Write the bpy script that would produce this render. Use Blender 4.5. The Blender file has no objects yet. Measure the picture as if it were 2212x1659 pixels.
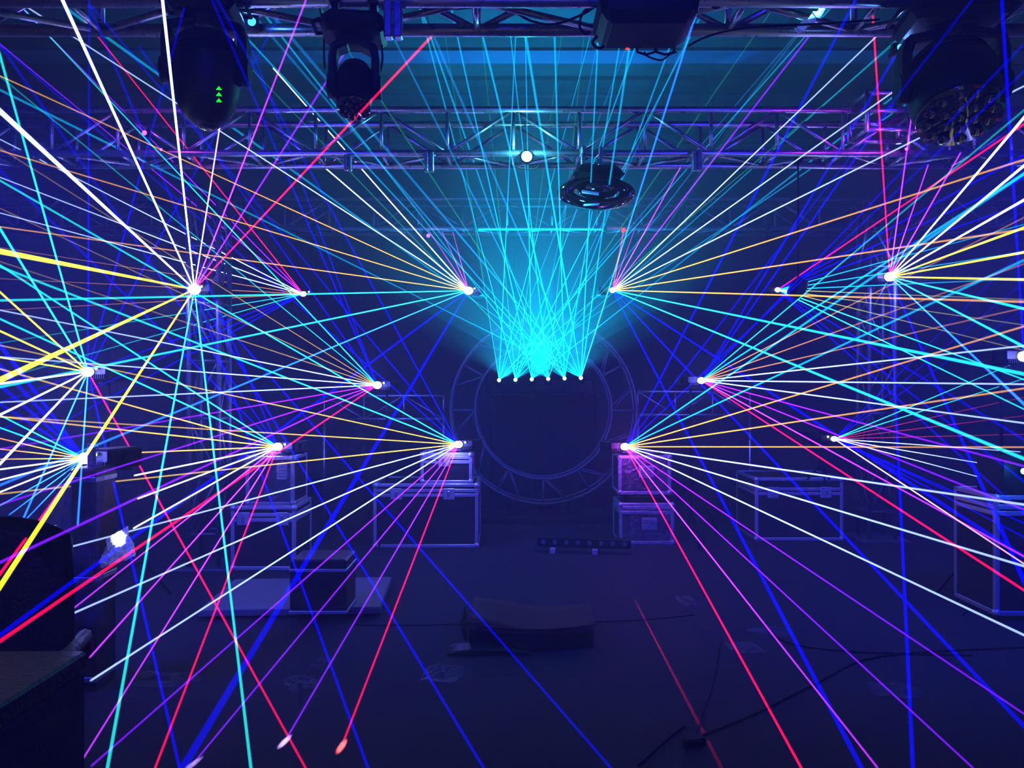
import bpy, math, random
from mathutils import Vector, Matrix, noise
random.seed(7)
SC = bpy.context.scene
COL = SC.collection
PI = math.pi

# ------------------------------------------------------------------ camera
F = 1703.0                      # focal length in pixels of the 2212 x 1659 frame
EYE = 1.60
cam = bpy.data.cameras.new('camera')
cam.sensor_width = 36.0
cam.lens = F / 2212.0 * 36.0
cam.clip_start = 0.05
cam.clip_end = 100
camo = bpy.data.objects.new('camera', cam)
camo.location = (0, 0, EYE)
camo.rotation_euler = (PI / 2, 0, 0)
COL.objects.link(camo)
SC.camera = camo

def P(px, py, d):
    """a point of the room seen at that pixel, d metres into the hall"""
    return Vector(((px - 1106.0) / F * d, d, EYE + (829.5 - py) / F * d))

# ------------------------------------------------------------------ view and world
SC.view_settings.view_transform = 'Standard'
SC.view_settings.look = 'None'
SC.view_settings.gamma = 1
SC.view_settings.exposure = 0
SC.view_settings.use_curve_mapping = False
cy = SC.cycles
cy.transparent_max_bounces = 96
cy.max_bounces = 3
cy.diffuse_bounces = 0
cy.glossy_bounces = 1
cy.transmission_bounces = 2
cy.volume_bounces = 0
cy.sample_clamp_indirect = 0.6
cy.adaptive_threshold = 0.1
cy.adaptive_min_samples = 12
cy.caustics_reflective = False
cy.caustics_refractive = False

W = bpy.data.worlds.new('world')
SC.world = W
W.use_nodes = True
nt = W.node_tree
nt.nodes.clear()
wo = nt.nodes.new('ShaderNodeOutputWorld')
bg = nt.nodes.new('ShaderNodeBackground')
bg.inputs[0].default_value = (0.0, 0.0, 0.01, 1)
bg.inputs[1].default_value = 1
nt.links.new(bg.outputs[0], wo.inputs[0])
HAZE = 0.010
vs = nt.nodes.new('ShaderNodeVolumeScatter')
vs.inputs['Color'].default_value = (1, 1, 1, 1)
vs.inputs['Density'].default_value = HAZE
vs.inputs['Anisotropy'].default_value = 0.0
nt.links.new(vs.outputs[0], wo.inputs['Volume'])

# ------------------------------------------------------------------ colours
def lin(c):
    return tuple((x / 12.92 if x <= 0.04045 else ((x + 0.055) / 1.055) ** 2.4) for x in c)

def lin255(r, g, b):
    return lin((r / 255, g / 255, b / 255))

# ------------------------------------------------------------------ lights (added unseen blue fill and spill of the fixtures)
def light(kind, loc, power, color, radius=0.05, aim=None, angle=60, blend=0.5, name='blue_fill_light'):
    l = bpy.data.lights.new(name, kind)
    l.energy = power * 6.0
    l.color = color
    if kind != 'AREA':
        l.shadow_soft_size = radius
    else:
        l.size = radius
    if kind == 'SPOT':
        l.spot_size = math.radians(angle)
        l.spot_blend = blend
    o = bpy.data.objects.new(name, l)
    o.location = loc
    if aim is not None:
        d = Vector(aim) - Vector(loc)
        o.rotation_euler = d.to_track_quat('-Z', 'Y').to_euler()
    COL.objects.link(o)
    return o

BLUE = (0.02, 0.03, 1.0)
NAVY = (0.012, 0.010, 1.0)
CYAN = (0.0, 0.44, 1.0)
light('SPOT', (-3.4, 3.6, 3.1), 260, NAVY, 0.25, (-2.2, 7.5, 0.2), 120, 0.9)  # added blue fill from out of view, no fixtures there
light('SPOT', (3.4, 3.6, 3.1), 260, NAVY, 0.25, (2.2, 7.5, 0.2), 120, 0.9)
light('SPOT', (0.0, -0.5, 3.6), 150, NAVY, 0.4, (0.0, 6.0, 0.6), 130, 0.9)

# ------------------------------------------------------------------ materials
def newmat(name):
    m = bpy.data.materials.new(name)
    m.use_nodes = True
    m.node_tree.nodes.clear()
    return m, m.node_tree.nodes, m.node_tree.links

def surf(name, color, rough=0.6, metal=0.0, var=0.25, scale=12.0, bump=0.0, bscale=60.0, spec=0.5, rvar=0.1):
    m, n, l = newmat(name)
    out = n.new('ShaderNodeOutputMaterial')
    b = n.new('ShaderNodeBsdfPrincipled')
    tc = n.new('ShaderNodeTexCoord')
    nz = n.new('ShaderNodeTexNoise')
    nz.inputs['Scale'].default_value = scale
    nz.inputs['Detail'].default_value = 4
    l.new(tc.outputs['Object'], nz.inputs['Vector'])
    mx = n.new('ShaderNodeMix')
    mx.data_type = 'RGBA'
    c = lin(color)
    if metal < 0.3: c = tuple(x * 0.16 for x in c)
    mx.inputs['A'].default_value = tuple(x * (1 - var) for x in c) + (1,)
    mx.inputs['B'].default_value = tuple(min(1, x * (1 + var)) for x in c) + (1,)
    l.new(nz.outputs['Fac'], mx.inputs['Factor'])
    l.new(mx.outputs['Result'], b.inputs['Base Color'])
    mr = n.new('ShaderNodeMapRange')
    mr.inputs['To Min'].default_value = max(0.02, rough - rvar)
    mr.inputs['To Max'].default_value = min(1, rough + rvar)
    l.new(nz.outputs['Fac'], mr.inputs['Value'])
    l.new(mr.outputs['Result'], b.inputs['Roughness'])
    b.inputs['Metallic'].default_value = metal
    b.inputs['Specular IOR Level'].default_value = spec if metal or spec > 0.6 else spec * 0.16
    if bump:
        n2 = n.new('ShaderNodeTexNoise')
        n2.inputs['Scale'].default_value = bscale
        n2.inputs['Detail'].default_value = 3
        l.new(tc.outputs['Object'], n2.inputs['Vector'])
        bp = n.new('ShaderNodeBump')
        bp.inputs['Strength'].default_value = bump
        bp.inputs['Distance'].default_value = 0.01
        l.new(n2.outputs['Fac'], bp.inputs['Height'])
        l.new(bp.outputs['Normal'], b.inputs['Normal'])
    l.new(b.outputs[0], out.inputs[0])
    return m

def glow(name, color, strength):
    m, n, l = newmat(name)
    out = n.new('ShaderNodeOutputMaterial')
    e = n.new('ShaderNodeEmission')
    e.inputs[0].default_value = lin(color) + (1,)
    e.inputs[1].default_value = strength
    l.new(e.outputs[0], out.inputs[0])
    m.cycles.emission_sampling = 'NONE'
    return m

def film(name, color, amount):
    """thin clear plastic: mostly see-through with crinkled gloss"""
    m, n, l = newmat(name)
    out = n.new('ShaderNodeOutputMaterial')
    t = n.new('ShaderNodeBsdfTransparent')
    b = n.new('ShaderNodeBsdfPrincipled')
    b.inputs['Base Color'].default_value = lin(color) + (1,)
    b.inputs['Roughness'].default_value = 0.22
    tc = n.new('ShaderNodeTexCoord')
    nz = n.new('ShaderNodeTexNoise')
    nz.inputs['Scale'].default_value = 9
    nz.inputs['Detail'].default_value = 6
    nz.inputs['Distortion'].default_value = 1.5
    l.new(tc.outputs['Object'], nz.inputs['Vector'])
    bp = n.new('ShaderNodeBump')
    bp.inputs['Strength'].default_value = 1.0
    bp.inputs['Distance'].default_value = 0.03
    l.new(nz.outputs['Fac'], bp.inputs['Height'])
    l.new(bp.outputs['Normal'], b.inputs['Normal'])
    mr = n.new('ShaderNodeMapRange')
    mr.inputs['From Min'].default_value = 0.35
    mr.inputs['From Max'].default_value = 0.65
    mr.inputs['To Min'].default_value = amount * 0.4
    mr.inputs['To Max'].default_value = min(1, amount * 1.7)
    l.new(nz.outputs['Fac'], mr.inputs['Value'])
    mx = n.new('ShaderNodeMixShader')
    l.new(mr.outputs['Result'], mx.inputs[0])
    l.new(t.outputs[0], mx.inputs[1])
    l.new(b.outputs[0], mx.inputs[2])
    l.new(mx.outputs[0], out.inputs[0])
    return m

def translucent(name, color, rough=0.3, mix=0.6):
    m, n, l = newmat(name)
    out = n.new('ShaderNodeOutputMaterial')
    b = n.new('ShaderNodeBsdfPrincipled')
    b.inputs['Roughness'].default_value = rough
    tl = n.new('ShaderNodeBsdfTranslucent')
    tc = n.new('ShaderNodeTexCoord')
    nz = n.new('ShaderNodeTexNoise')
    nz.inputs['Scale'].default_value = 22
    nz.inputs['Detail'].default_value = 5
    l.new(tc.outputs['Object'], nz.inputs['Vector'])
    mxc = n.new('ShaderNodeMix')
    mxc.data_type = 'RGBA'
    c = lin(color)
    mxc.inputs['A'].default_value = tuple(x * 0.45 for x in c) + (1,)
    mxc.inputs['B'].default_value = c + (1,)
    l.new(nz.outputs['Fac'], mxc.inputs['Factor'])
    l.new(mxc.outputs['Result'], b.inputs['Base Color'])
    l.new(mxc.outputs['Result'], tl.inputs['Color'])
    mx = n.new('ShaderNodeMixShader')
    mx.inputs[0].default_value = mix
    l.new(b.outputs[0], mx.inputs[1])
    l.new(tl.outputs[0], mx.inputs[2])
    l.new(mx.outputs[0], out.inputs[0])
    return m

def sheet_material():
    """a flat fan of laser light in the haze, thinning out with the distance from its aperture"""
    m, n, l = newmat('laser_sheet_in_haze')
    out = n.new('ShaderNodeOutputMaterial')
    uv = n.new('ShaderNodeUVMap')
    sx = n.new('ShaderNodeSeparateXYZ')
    l.new(uv.outputs[0], sx.inputs[0])
    def math_(op, x, y=None, clamp=False):
        q = n.new('ShaderNodeMath')
        q.operation = op
        q.use_clamp = clamp
        for i, v in enumerate((x, y)):
            if v is None: continue
            if isinstance(v, (int, float)): q.inputs[i].default_value = v
            else: l.new(v, q.inputs[i])
        return q.outputs[0]
    u = sx.outputs[0]
    f = math_('MULTIPLY', math_('DIVIDE', 0.055, math_('ADD', u, 0.055)), math_('POWER', math_('SUBTRACT', 1.0, u, True), 1.5))
    oi = n.new('ShaderNodeObjectInfo')
    e = n.new('ShaderNodeEmission')
    l.new(oi.outputs['Color'], e.inputs[0])
    l.new(f, e.inputs[1])
    t = n.new('ShaderNodeBsdfTransparent')
    ad = n.new('ShaderNodeAddShader')
    l.new(e.outputs[0], ad.inputs[0])
    l.new(t.outputs[0], ad.inputs[1])
    l.new(ad.outputs[0], out.inputs[0])
    m.cycles.emission_sampling = 'NONE'
    return m

def ray_material():
    """laser light scattered by the haze: additive, the brightness follows the chord through the beam;
    colour and power come from each object's own colour, the falloff from its UV (0 at the aperture)"""
    m, n, l = newmat('laser_light_in_haze')
    out = n.new('ShaderNodeOutputMaterial')
    oi = n.new('ShaderNodeObjectInfo')
    sep = n.new('ShaderNodeSeparateColor')
    l.new(oi.outputs['Color'], sep.inputs[0])
    g = n.new('ShaderNodeNewGeometry')
    dot = n.new('ShaderNodeVectorMath')
    dot.operation = 'DOT_PRODUCT'
    l.new(g.outputs['Normal'], dot.inputs[0])
    l.new(g.outputs['Incoming'], dot.inputs[1])
    def math_(op, x, y=None, clamp=False):
        q = n.new('ShaderNodeMath')
        q.operation = op
        q.use_clamp = clamp
        for i, v in enumerate((x, y)):
            if v is None: continue
            if isinstance(v, (int, float)): q.inputs[i].default_value = v
            else: l.new(v, q.inputs[i])
        return q.outputs[0]
    at = n.new('ShaderNodeAttribute')
    at.attribute_name = 'axis'
    dx = n.new('ShaderNodeVectorMath')
    dx.operation = 'DOT_PRODUCT'
    l.new(at.outputs['Vector'], dx.inputs[0])
    l.new(g.outputs['Incoming'], dx.inputs[1])
    cos2 = math_('MULTIPLY', dx.outputs['Value'], dx.outputs['Value'])
    sin_ = math_('MAXIMUM', math_('SQRT', math_('MAXIMUM', math_('SUBTRACT', 1.0, cos2), 0.0)), 0.02)
    prof = math_('DIVIDE', math_('ABSOLUTE', dot.outputs['Value']), sin_, True)
    longer = math_('MINIMUM', math_('DIVIDE', 1.0, sin_), 2.2)      # a slanting line of sight crosses more lit haze
    comb = n.new('ShaderNodeCombineColor')
    for i, p in enumerate((1.7, 1.35, 0.7)):
        pw = n.new('ShaderNodeMath')
        pw.operation = 'POWER'
        l.new(prof, pw.inputs[0])
        pw.inputs[1].default_value = p
        mu = n.new('ShaderNodeMath')
        mu.operation = 'MULTIPLY'
        l.new(pw.outputs[0], mu.inputs[0])
        l.new(sep.outputs[i], mu.inputs[1])
        l.new(mu.outputs[0], comb.inputs[i])
    uv = n.new('ShaderNodeUVMap')
    sx = n.new('ShaderNodeSeparateXYZ')
    l.new(uv.outputs[0], sx.inputs[0])
    mr = n.new('ShaderNodeMapRange')
    mr.interpolation_type = 'SMOOTHERSTEP'
    mr.inputs['From Min'].default_value = 0.0
    mr.inputs['From Max'].default_value = 1.0
    mr.inputs['To Min'].default_value = 1.25
    mr.inputs['To Max'].default_value = 0.32
    l.new(sx.outputs[0], mr.inputs['Value'])
    st = n.new('ShaderNodeMath')
    st.operation = 'MULTIPLY'
    near = math_('MULTIPLY', math_('POWER', math_('SUBTRACT', 1.0, sx.outputs[0], True), 22.0), 1.6)
    l.new(math_('MULTIPLY', math_('ADD', mr.outputs[0], near), longer), st.inputs[0])
    l.new(oi.outputs['Alpha'], st.inputs[1])
    e = n.new('ShaderNodeEmission')
    l.new(comb.outputs[0], e.inputs[0])
    l.new(st.outputs[0], e.inputs[1])
    t = n.new('ShaderNodeBsdfTransparent')
    ad = n.new('ShaderNodeAddShader')
    l.new(e.outputs[0], ad.inputs[0])
    l.new(t.outputs[0], ad.inputs[1])
    l.new(ad.outputs[0], out.inputs[0])
    m.cycles.emission_sampling = 'NONE'
    return m

M = dict(
    floor=surf('dark_carpet', (0.30, 0.30, 0.33), 0.75, var=0.3, scale=60, bump=0.3, bscale=250, spec=0.3),
    ceil=surf('dark_ceiling_paint', (0.05, 0.05, 0.07), 0.8, var=0.15, scale=3),
    pale=surf('pale_painted_steel', (0.26, 0.26, 0.40), 0.5, var=0.1, scale=5),
    panel=surf('pale_ceiling_panel', (0.20, 0.24, 0.27), 0.45, var=0.2, scale=4),
    wall=surf('dark_wall_paint', (0.27, 0.27, 0.30), 0.8, var=0.25, scale=2.5),
    alu=surf('aluminium_tube', (0.55, 0.56, 0.60), 0.30, 0.9, var=0.08, scale=30),
    dull=surf('weathered_aluminium', (0.26, 0.27, 0.30), 0.5, 0.6, var=0.2, scale=30),
    edge=surf('aluminium_edging', (0.50, 0.51, 0.55), 0.42, 0.55, var=0.1, scale=40),
    black=surf('black_powder_coat', (0.10, 0.10, 0.11), 0.5, var=0.2, scale=30),
    gloss=surf('glossy_black_plastic', (0.05, 0.05, 0.055), 0.12, spec=0.7, var=0.1, scale=20, rvar=0.03),
    ply=surf('black_laminate_plywood', (0.26, 0.25, 0.27), 0.45, var=0.3, scale=25, bump=0.2, bscale=90),
    cloth=surf('black_cloth', (0.16, 0.16, 0.19), 0.9, var=0.3, scale=18, bump=0.5, bscale=40),
    rubber=surf('black_rubber', (0.06, 0.06, 0.06), 0.7, var=0.2, scale=20),
    board=surf('white_laminate', (0.72, 0.72, 0.74), 0.4, var=0.08, scale=6),
    card=surf('brown_cardboard', (0.45, 0.36, 0.28), 0.8, var=0.15, scale=10, bump=0.1),
    lens=surf('lens_glass', (0.20, 0.22, 0.28), 0.08, 0.2, var=0.1, scale=20, rvar=0.03),
    hide=surf('black_leather', (0.13, 0.13, 0.16), 0.4, var=0.2, scale=14, bump=0.4, bscale=70),
    labelp=surf('paper_label', (0.7, 0.7, 0.72), 0.4, var=0.1, scale=40),
    foil=translucent('white_crinkled_plastic', (0.9, 0.9, 0.95)),
    sheet=sheet_material(),
    film=film('clear_plastic_film', (0.32, 0.33, 0.36), 0.25),
    scrap=film('clear_plastic_scrap', (0.22, 0.22, 0.25), 0.30),
    ray=ray_material(),
    white_glow=glow('white_aperture_light', (1, 1, 1), 9),
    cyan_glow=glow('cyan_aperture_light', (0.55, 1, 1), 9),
    led_white=glow('white_indicator_light', (0.8, 0.95, 1), 2.5),
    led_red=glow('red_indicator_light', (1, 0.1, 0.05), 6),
    led_green=glow('green_indicator_light', (0.1, 0.9, 0.1), 1.6),
    blue_glow=glow('blue_lens_and_glint', (0.15, 0.65, 1.0), 6),
    mag_glow=glow('magenta_laser_glint', (1.0, 0.25, 0.95), 5),
)

# ------------------------------------------------------------------ mesh builder
class MB:
    def __init__(s):
        s.v, s.f, s.sm, s.uv = [], [], [], {}
    def add(s, vs, fs, smooth=False, mat=None):
        k = len(s.v)
        for v in vs:
            v = Vector(v)
            s.v.append(mat @ v if mat is not None else v)
        for f in fs:
            s.f.append([i + k for i in f])
            s.sm.append(smooth)
        return s
    def box(s, c, size, bevel=0.0, mat=None, taper=1.0):
        x, y, z = size[0] / 2, size[1] / 2, size[2] / 2
        b = min(bevel, x * 0.8, y * 0.8, z * 0.8)
        c = Vector(c)
        if b <= 0:
            vs = [c + Vector((sx * x * (taper if sz > 0 else 1), sy * y * (taper if sz > 0 else 1), sz * z))
                  for sz in (-1, 1) for sx, sy in ((-1, -1), (1, -1), (1, 1), (-1, 1))]
            return s.add(vs, [(3, 2, 1, 0), (4, 5, 6, 7), (0, 1, 5, 4), (1, 2, 6, 5), (2, 3, 7, 6), (3, 0, 4, 7)], False, mat)
        rings = []
        for zz, q in ((-z, b), (-z + b, 0), (z - b, 0), (z, b)):
            t = taper if zz > 0 else 1
            X, Y = (x - q) * t, (y - q) * t
            bb = b * t if q == 0 else b * 0.5
            pts = [(-X + bb, -Y), (X - bb, -Y), (X, -Y + bb), (X, Y - bb), (X - bb, Y), (-X + bb, Y), (-X, Y - bb), (-X, -Y + bb)]
            rings.append([c + Vector((a, d, zz)) for a, d in pts])
        vs = [p for r in rings for p in r]
        fs = [tuple(range(7, -1, -1)), tuple(24 + i for i in range(8))]
        for r in range(3):
            for i in range(8):
                j = (i + 1) % 8
                fs.append((r * 8 + i, r * 8 + j, r * 8 + 8 + j, r * 8 + 8 + i))
        return s.add(vs, fs, False, mat)
    def tube(s, a, b, r, r2=None, n=10, caps=True, mat=None):
        a, b = Vector(a), Vector(b)
        r2 = r if r2 is None else r2
        d = (b - a)
        if d.length < 1e-6:
            return s
        d.normalize()
        u = d.orthogonal().normalized()
        w = d.cross(u)
        vs = []
        for p, rr in ((a, r), (b, r2)):
            for i in range(n):
                t = 2 * PI * i / n
                vs.append(p + u * math.cos(t) * rr + w * math.sin(t) * rr)
        fs = [(i, (i + 1) % n, n + (i + 1) % n, n + i) for i in range(n)]
        s.add(vs, fs, True, mat)
        if caps:
            k = len(s.v) - 2 * n
            s.f.append([k + i for i in range(n - 1, -1, -1)]); s.sm.append(False)
            s.f.append([k + n + i for i in range(n)]); s.sm.append(False)
        return s
    def path(s, pts, r, n=8, closed=False, mat=None):
        pts = [Vector(p) for p in pts]
        m = len(pts)
        vs, prev = [], None
        for i, p in enumerate(pts):
            if closed:
                d = pts[(i + 1) % m] - pts[i - 1]
            else:
                d = pts[min(i + 1, m - 1)] - pts[max(i - 1, 0)]
            d.normalize()
            if prev is None:
                u = d.orthogonal().normalized()
            else:
                u = (prev - d * prev.dot(d)).normalized()
            prev = u
            w = d.cross(u)
            for k in range(n):
                t = 2 * PI * k / n
                vs.append(p + u * math.cos(t) * r + w * math.sin(t) * r)
        fs = []
        for i in range(m if closed else m - 1):
            j = (i + 1) % m
            for k in range(n):
                q = (k + 1) % n
                fs.append((i * n + k, i * n + q, j * n + q, j * n + k))
        if not closed:
            fs.append(tuple(range(n - 1, -1, -1)))
            fs.append(tuple((m - 1) * n + k for k in range(n)))
        return s.add(vs, fs, True, mat)
    def lathe(s, prof, n=24, mat=None, smooth=True):
        """profile of (radius, z) turned about local z"""
        vs = []
        for r, z in prof:
            for i in range(n):
                t = 2 * PI * i / n
                vs.append((r * math.cos(t), r * math.sin(t), z))
        fs = []
        for j in range(len(prof) - 1):
            for i in range(n):
                k = (i + 1) % n
                fs.append((j * n + i, j * n + k, (j + 1) * n + k, (j + 1) * n + i))
        fs.append(tuple(range(n - 1, -1, -1)))
        fs.append(tuple((len(prof) - 1) * n + i for i in range(n)))
        return s.add(vs, fs, smooth, mat)
    def ball(s, c, r, n=12, mat=None, sx=1, sy=1, sz=1):
        c = Vector(c)
        vs, fs = [], []
        h = n // 2
        for j in range(1, h):
            a = PI * j / h
            for i in range(n):
                t = 2 * PI * i / n
                vs.append(c + Vector((r * sx * math.sin(a) * math.cos(t), r * sy * math.sin(a) * math.sin(t), r * sz * math.cos(a))))
        top, bot = len(vs), len(vs) + 1
        vs += [c + Vector((0, 0, r * sz)), c - Vector((0, 0, r * sz))]
        for j in range(h - 2):
            for i in range(n):
                k = (i + 1) % n
                fs.append((j * n + i, (j + 1) * n + i, (j + 1) * n + k, j * n + k))
        for i in range(n):
            k = (i + 1) % n
            fs.append((top, i, k))
            fs.append((bot, (h - 2) * n + k, (h - 2) * n + i))
        return s.add(vs, fs, True, mat)
    def build(s, name, mat, parent=None, loc=None, rot=None, label=None):
        me = bpy.data.meshes.new(name)
        me.from_pydata([tuple(v) for v in s.v], [], s.f)
        me.polygons.foreach_set('use_smooth', s.sm)
        me.materials.append(M[mat] if isinstance(mat, str) else mat)
        me.update()
        o = bpy.data.objects.new(name, me)
        COL.objects.link(o)
        if parent is not None:
            o.parent = parent
        if loc is not None:
            o.location = loc
        if rot is not None:
            o.rotation_euler = rot
        if label:
            o['label'] = label
        return o

def tag(o, label=None, cat=None, group=None, kind=None):
    if label: o['label'] = label
    if cat: o['category'] = cat
    if group: o['group'] = group
    if kind: o['kind'] = kind
    return o

def thing(name, label, cat, loc=(0, 0, 0), rotz=0.0, group=None):
    o = bpy.data.objects.new(name, None)
    o.empty_display_size = 0.1
    o.location = loc
    o.rotation_euler = (0, 0, rotz)
    COL.objects.link(o)
    return tag(o, label, cat, group)

def dup(root, loc=None, rotz=None, label=None, group=None):
    r = root.copy(); COL.objects.link(r)
    if loc is not None: r.location = loc
    if rotz is not None: r.rotation_euler = (0, 0, rotz)
    if label: r['label'] = label
    if group: r['group'] = group
    for ch in list(root.children):
        c = ch.copy(); COL.objects.link(c); c.parent = r
        for g in list(ch.children):
            d = g.copy(); COL.objects.link(d); d.parent = c
    return r

def T(x, y, z):
    return Matrix.Translation((x, y, z))

# ------------------------------------------------------------------ the hall
XL, XR, YB, ZC = -6.4, 6.4, 12.6, 5.0
def struct(name, mb, mat):
    return tag(mb.build(name, mat), kind='structure')
struct('floor', MB().box((0, 5.3, -0.05), (12.8, 14.6, 0.1)), 'floor')
struct('ceiling', MB().box((0, 5.3, ZC + 0.05), (12.8, 14.6, 0.1)), 'ceil')
struct('wall_back', MB().box((0, YB + 0.05, ZC / 2), (12.8, 0.1, ZC)), 'wall')
struct('wall_left', MB().box((XL - 0.05, 5.3, ZC / 2), (0.1, 14.6, ZC)), 'wall')
struct('wall_right', MB().box((XR + 0.05, 5.3, ZC / 2), (0.1, 14.6, ZC)), 'wall')
# pale ceiling joists across the hall
def ceil_y(py): return (ZC - EYE) * F / (829.5 - py)
for k, (a, b, h) in enumerate(((103, 131, 0.02), (200, 232, 0.02), (306, 322, 0.02))):
    y0, y1 = ceil_y(a), ceil_y(b)
    struct('trim_%d' % (k + 1), MB().box((0, (y0 + y1) / 2, ZC - 0.015), (12.8, y1 - y0, 0.03)), 'pale')
# pale light-panel bays of the ceiling nearer the camera
n = 4
for i in range(7):
    x = -5.4 + i * 1.8
    for y0 in (5.0, 6.35):
        struct('trim_%d' % n, MB().box((x, y0 + 0.6, ZC - 0.02), (1.55, 1.1, 0.04), 0.01), 'panel')
        n += 1
# low ledge along the back wall
struct('baseboard_back', MB().box((0, YB - 0.015, 0.06), (12.8, 0.03, 0.12)), 'black')

# ------------------------------------------------------------------ trusses
ZB = 3.35                       # underside level of the flown grid
def box_truss(y0, width, height, x0, x1, r, step, label, phase=0.0, name='box_truss', mat='alu'):
    """four chords along x with laced sides; parts keep world-parallel axes"""
    t = thing(name, label, 'truss', ((x0 + x1) / 2, y0 + width / 2, ZB))
    hx = (x1 - x0) / 2
    for yy in (-width / 2, width / 2):
        for zz in (0, height):
            MB().tube((-hx, yy, zz), (hx, yy, zz), r, n=14).build('chord', mat, t)
    rb = r * 0.55
    up = MB().tube((0, 0, 0), (0, 0, height), rb, n=8).build('upright_brace', mat, t)
    cross = MB().tube((0, -width / 2, 0), (0, width / 2, 0), rb, n=8).build('cross_brace', mat, t)
    dg = MB().tube((0, 0, 0), (step, 0, height), rb, n=8).build('diagonal_brace', mat, t)
    dh = MB().tube((0, -width / 2, 0), (step, width / 2, 0), rb, n=8).build('floor_brace', mat, t)
    nseg = int((x1 - x0 - 0.1) / step)
    first = [up, cross, dg, dh]
    def put(o, loc, scale=(1, 1, 1)):
        if o in first:
            first.remove(o); c = o
        else:
            c = o.copy(); COL.objects.link(c); c.parent = t
        c.location = loc
        c.scale = scale
    for i in range(nseg + 1):
        x = -hx + 0.05 + i * step + phase
        if x > hx: break
        for yy in (-width / 2, width / 2):
            put(up, (x, yy, 0))
            if i < nseg and x + step < hx:
                if i % 2: put(dg, (x, yy, 0))
                else: put(dg, (x + step, yy, 0), (-1, 1, 1))
        put(cross, (x, 0, 0))
        if i < nseg and x + step < hx:
            if i % 2: put(dh, (x, 0, 0))
            else: put(dh, (x + step, 0, 0), (-1, 1, 1))
    return t

trussA = box_truss(3.60, 0.30, 0.32, -3.6, 3.6, 0.031, 0.62, 'nearest aluminium box truss across the top of the view, moving heads hanging under it', 0.28)
trussB = box_truss(5.98, 0.34, 0.33, -5.2, 5.2, 0.026, 0.5, 'middle aluminium box truss behind the glossy black moving head', 0.16)
trussC = box_truss(8.85, 0.34, 0.33, -6.2, 6.2, 0.025, 0.5, 'farthest aluminium box truss high above the round truss ring', 0.1, mat='dull')

def tower(x, y, label, h):
    t = thing('truss_tower', label, 'truss', (x, y, 0), 0, 'truss towers')
    w = 0.13
    for sx in (-w, w):
        for sy in (-w, w):
            MB().tube((sx, sy, 0.02), (sx, sy, h), 0.022, n=12).build('chord', 'dull', t)
    MB().box((0, 0, 0.01), (0.5, 0.5, 0.02), 0.004).build('base_plate', 'dull', t)
    k = int(h / 0.5)
    rung = MB().tube((-w, 0, 0), (w, 0, 0), 0.012, n=8)
    first = rung.build('rung', 'dull', t, loc=(0, -w, 0.3))
    dg = MB().tube((-w, 0, 0), (w, 0, 0.5), 0.012, n=8).build('diagonal_brace', 'dull', t, loc=(0, -w, 0.3))
    for i in range(k):
        z = 0.3 + i * 0.5
        for j, (loc, rz) in enumerate((((0, -w, z), 0), ((0, w, z), 0), ((-w, 0, z), PI / 2), ((w, 0, z), PI / 2))):
            if not (i == 0 and j == 0):
                c = first.copy(); COL.objects.link(c); c.parent = t; c.location = loc; c.rotation_euler = (0, 0, rz)
            if z + 0.5 < h and not (i == 0 and j == 0):
                c = dg.copy(); COL.objects.link(c); c.parent = t; c.location = loc; c.rotation_euler = (0, 0, rz)
                if i % 2: c.scale = (-1, 1, 1)
    return t
tower((452 - 1106) / F * 6.95, 6.95, 'aluminium truss tower beside the wrapped flight case, under the brightest white laser', ZB - 0.03)
tower((1893 - 1106) / F * 8.15, 8.15, 'aluminium truss tower under the white and yellow laser near the dark floor on the right', ZB - 0.03)

# sleeve blocks where trusses are bolted together
def coupler(px, py, d, label, s=1.0, mat='alu'):
    p = P(px, py, d)
    t = thing('truss_coupler', label, 'coupler', p, 0, 'couplers on the trusses')
    for x in (-0.02, 0.02):
        MB().box((x * s, 0, 0), (0.034 * s, 0.05 * s, 0.15 * s), 0.006).build('plate', mat, t)
    MB().tube((-0.05 * s, 0, 0.05 * s), (0.05 * s, 0, 0.05 * s), 0.009 * s, n=8).build('bolt', mat, t)
    return t
coupler(850, 44, 3.54, 'pale double-plate coupler on the nearest truss beside the yoke moving head', 1.1)
coupler(927, 350, 5.94, 'double-plate coupler on the middle truss above the central cyan rays', 1.0)
coupler(1505, 348, 5.94, 'double-plate coupler on the middle truss, between black moving head and right tower', 1.0)
coupler(752, 352, 5.94, 'double-plate coupler on the middle truss nearest the red ray', 0.8)

# ------------------------------------------------------------------ the round truss behind the laser bar
def ring_truss():
    D = 9.35
    cx, cz = (1173 - 1106) / F * D, EYE + (829.5 - 886) / F * D
    ri, ro, w = 0.80, 1.09, 0.26
    t = thing('round_truss_ring', 'large round aluminium truss ring standing behind the laser bar', 'truss', (cx, D, cz))
    N = 72
    for rr in (ri, ro):
        for yy in (-w / 2, w / 2):
            MB().path([(rr * math.cos(2 * PI * i / N), yy, rr * math.sin(2 * PI * i / N)) for i in range(N)], 0.017, 8, True).build('hoop', 'dull', t)
    for k in range(12):
        a = 2 * PI * k / 12
        b = a + 2 * PI / 24
        c, s_ = math.cos(a), math.sin(a)
        for yy in (-w / 2, w / 2):
            MB().tube((ri * c, yy, ri * s_), (ro * c, yy, ro * s_), 0.011, n=8).build('spoke', 'dull', t)
            MB().tube((ri * c, yy, ri * s_), (ro * math.cos(b), yy, ro * math.sin(b)), 0.010, n=8).build('diagonal_brace', 'dull', t)
        MB().tube((ro * c, -w / 2, ro * s_), (ro * c, w / 2, ro * s_), 0.011, n=8).build('cross_brace', 'dull', t)
    return t, cx, cz, ro
ring, RX, RZ, RO = ring_truss()
tb = thing('ring_cradle', 'low black cradle carrying the round truss ring', 'stand', (RX, 9.35, 0))
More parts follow.
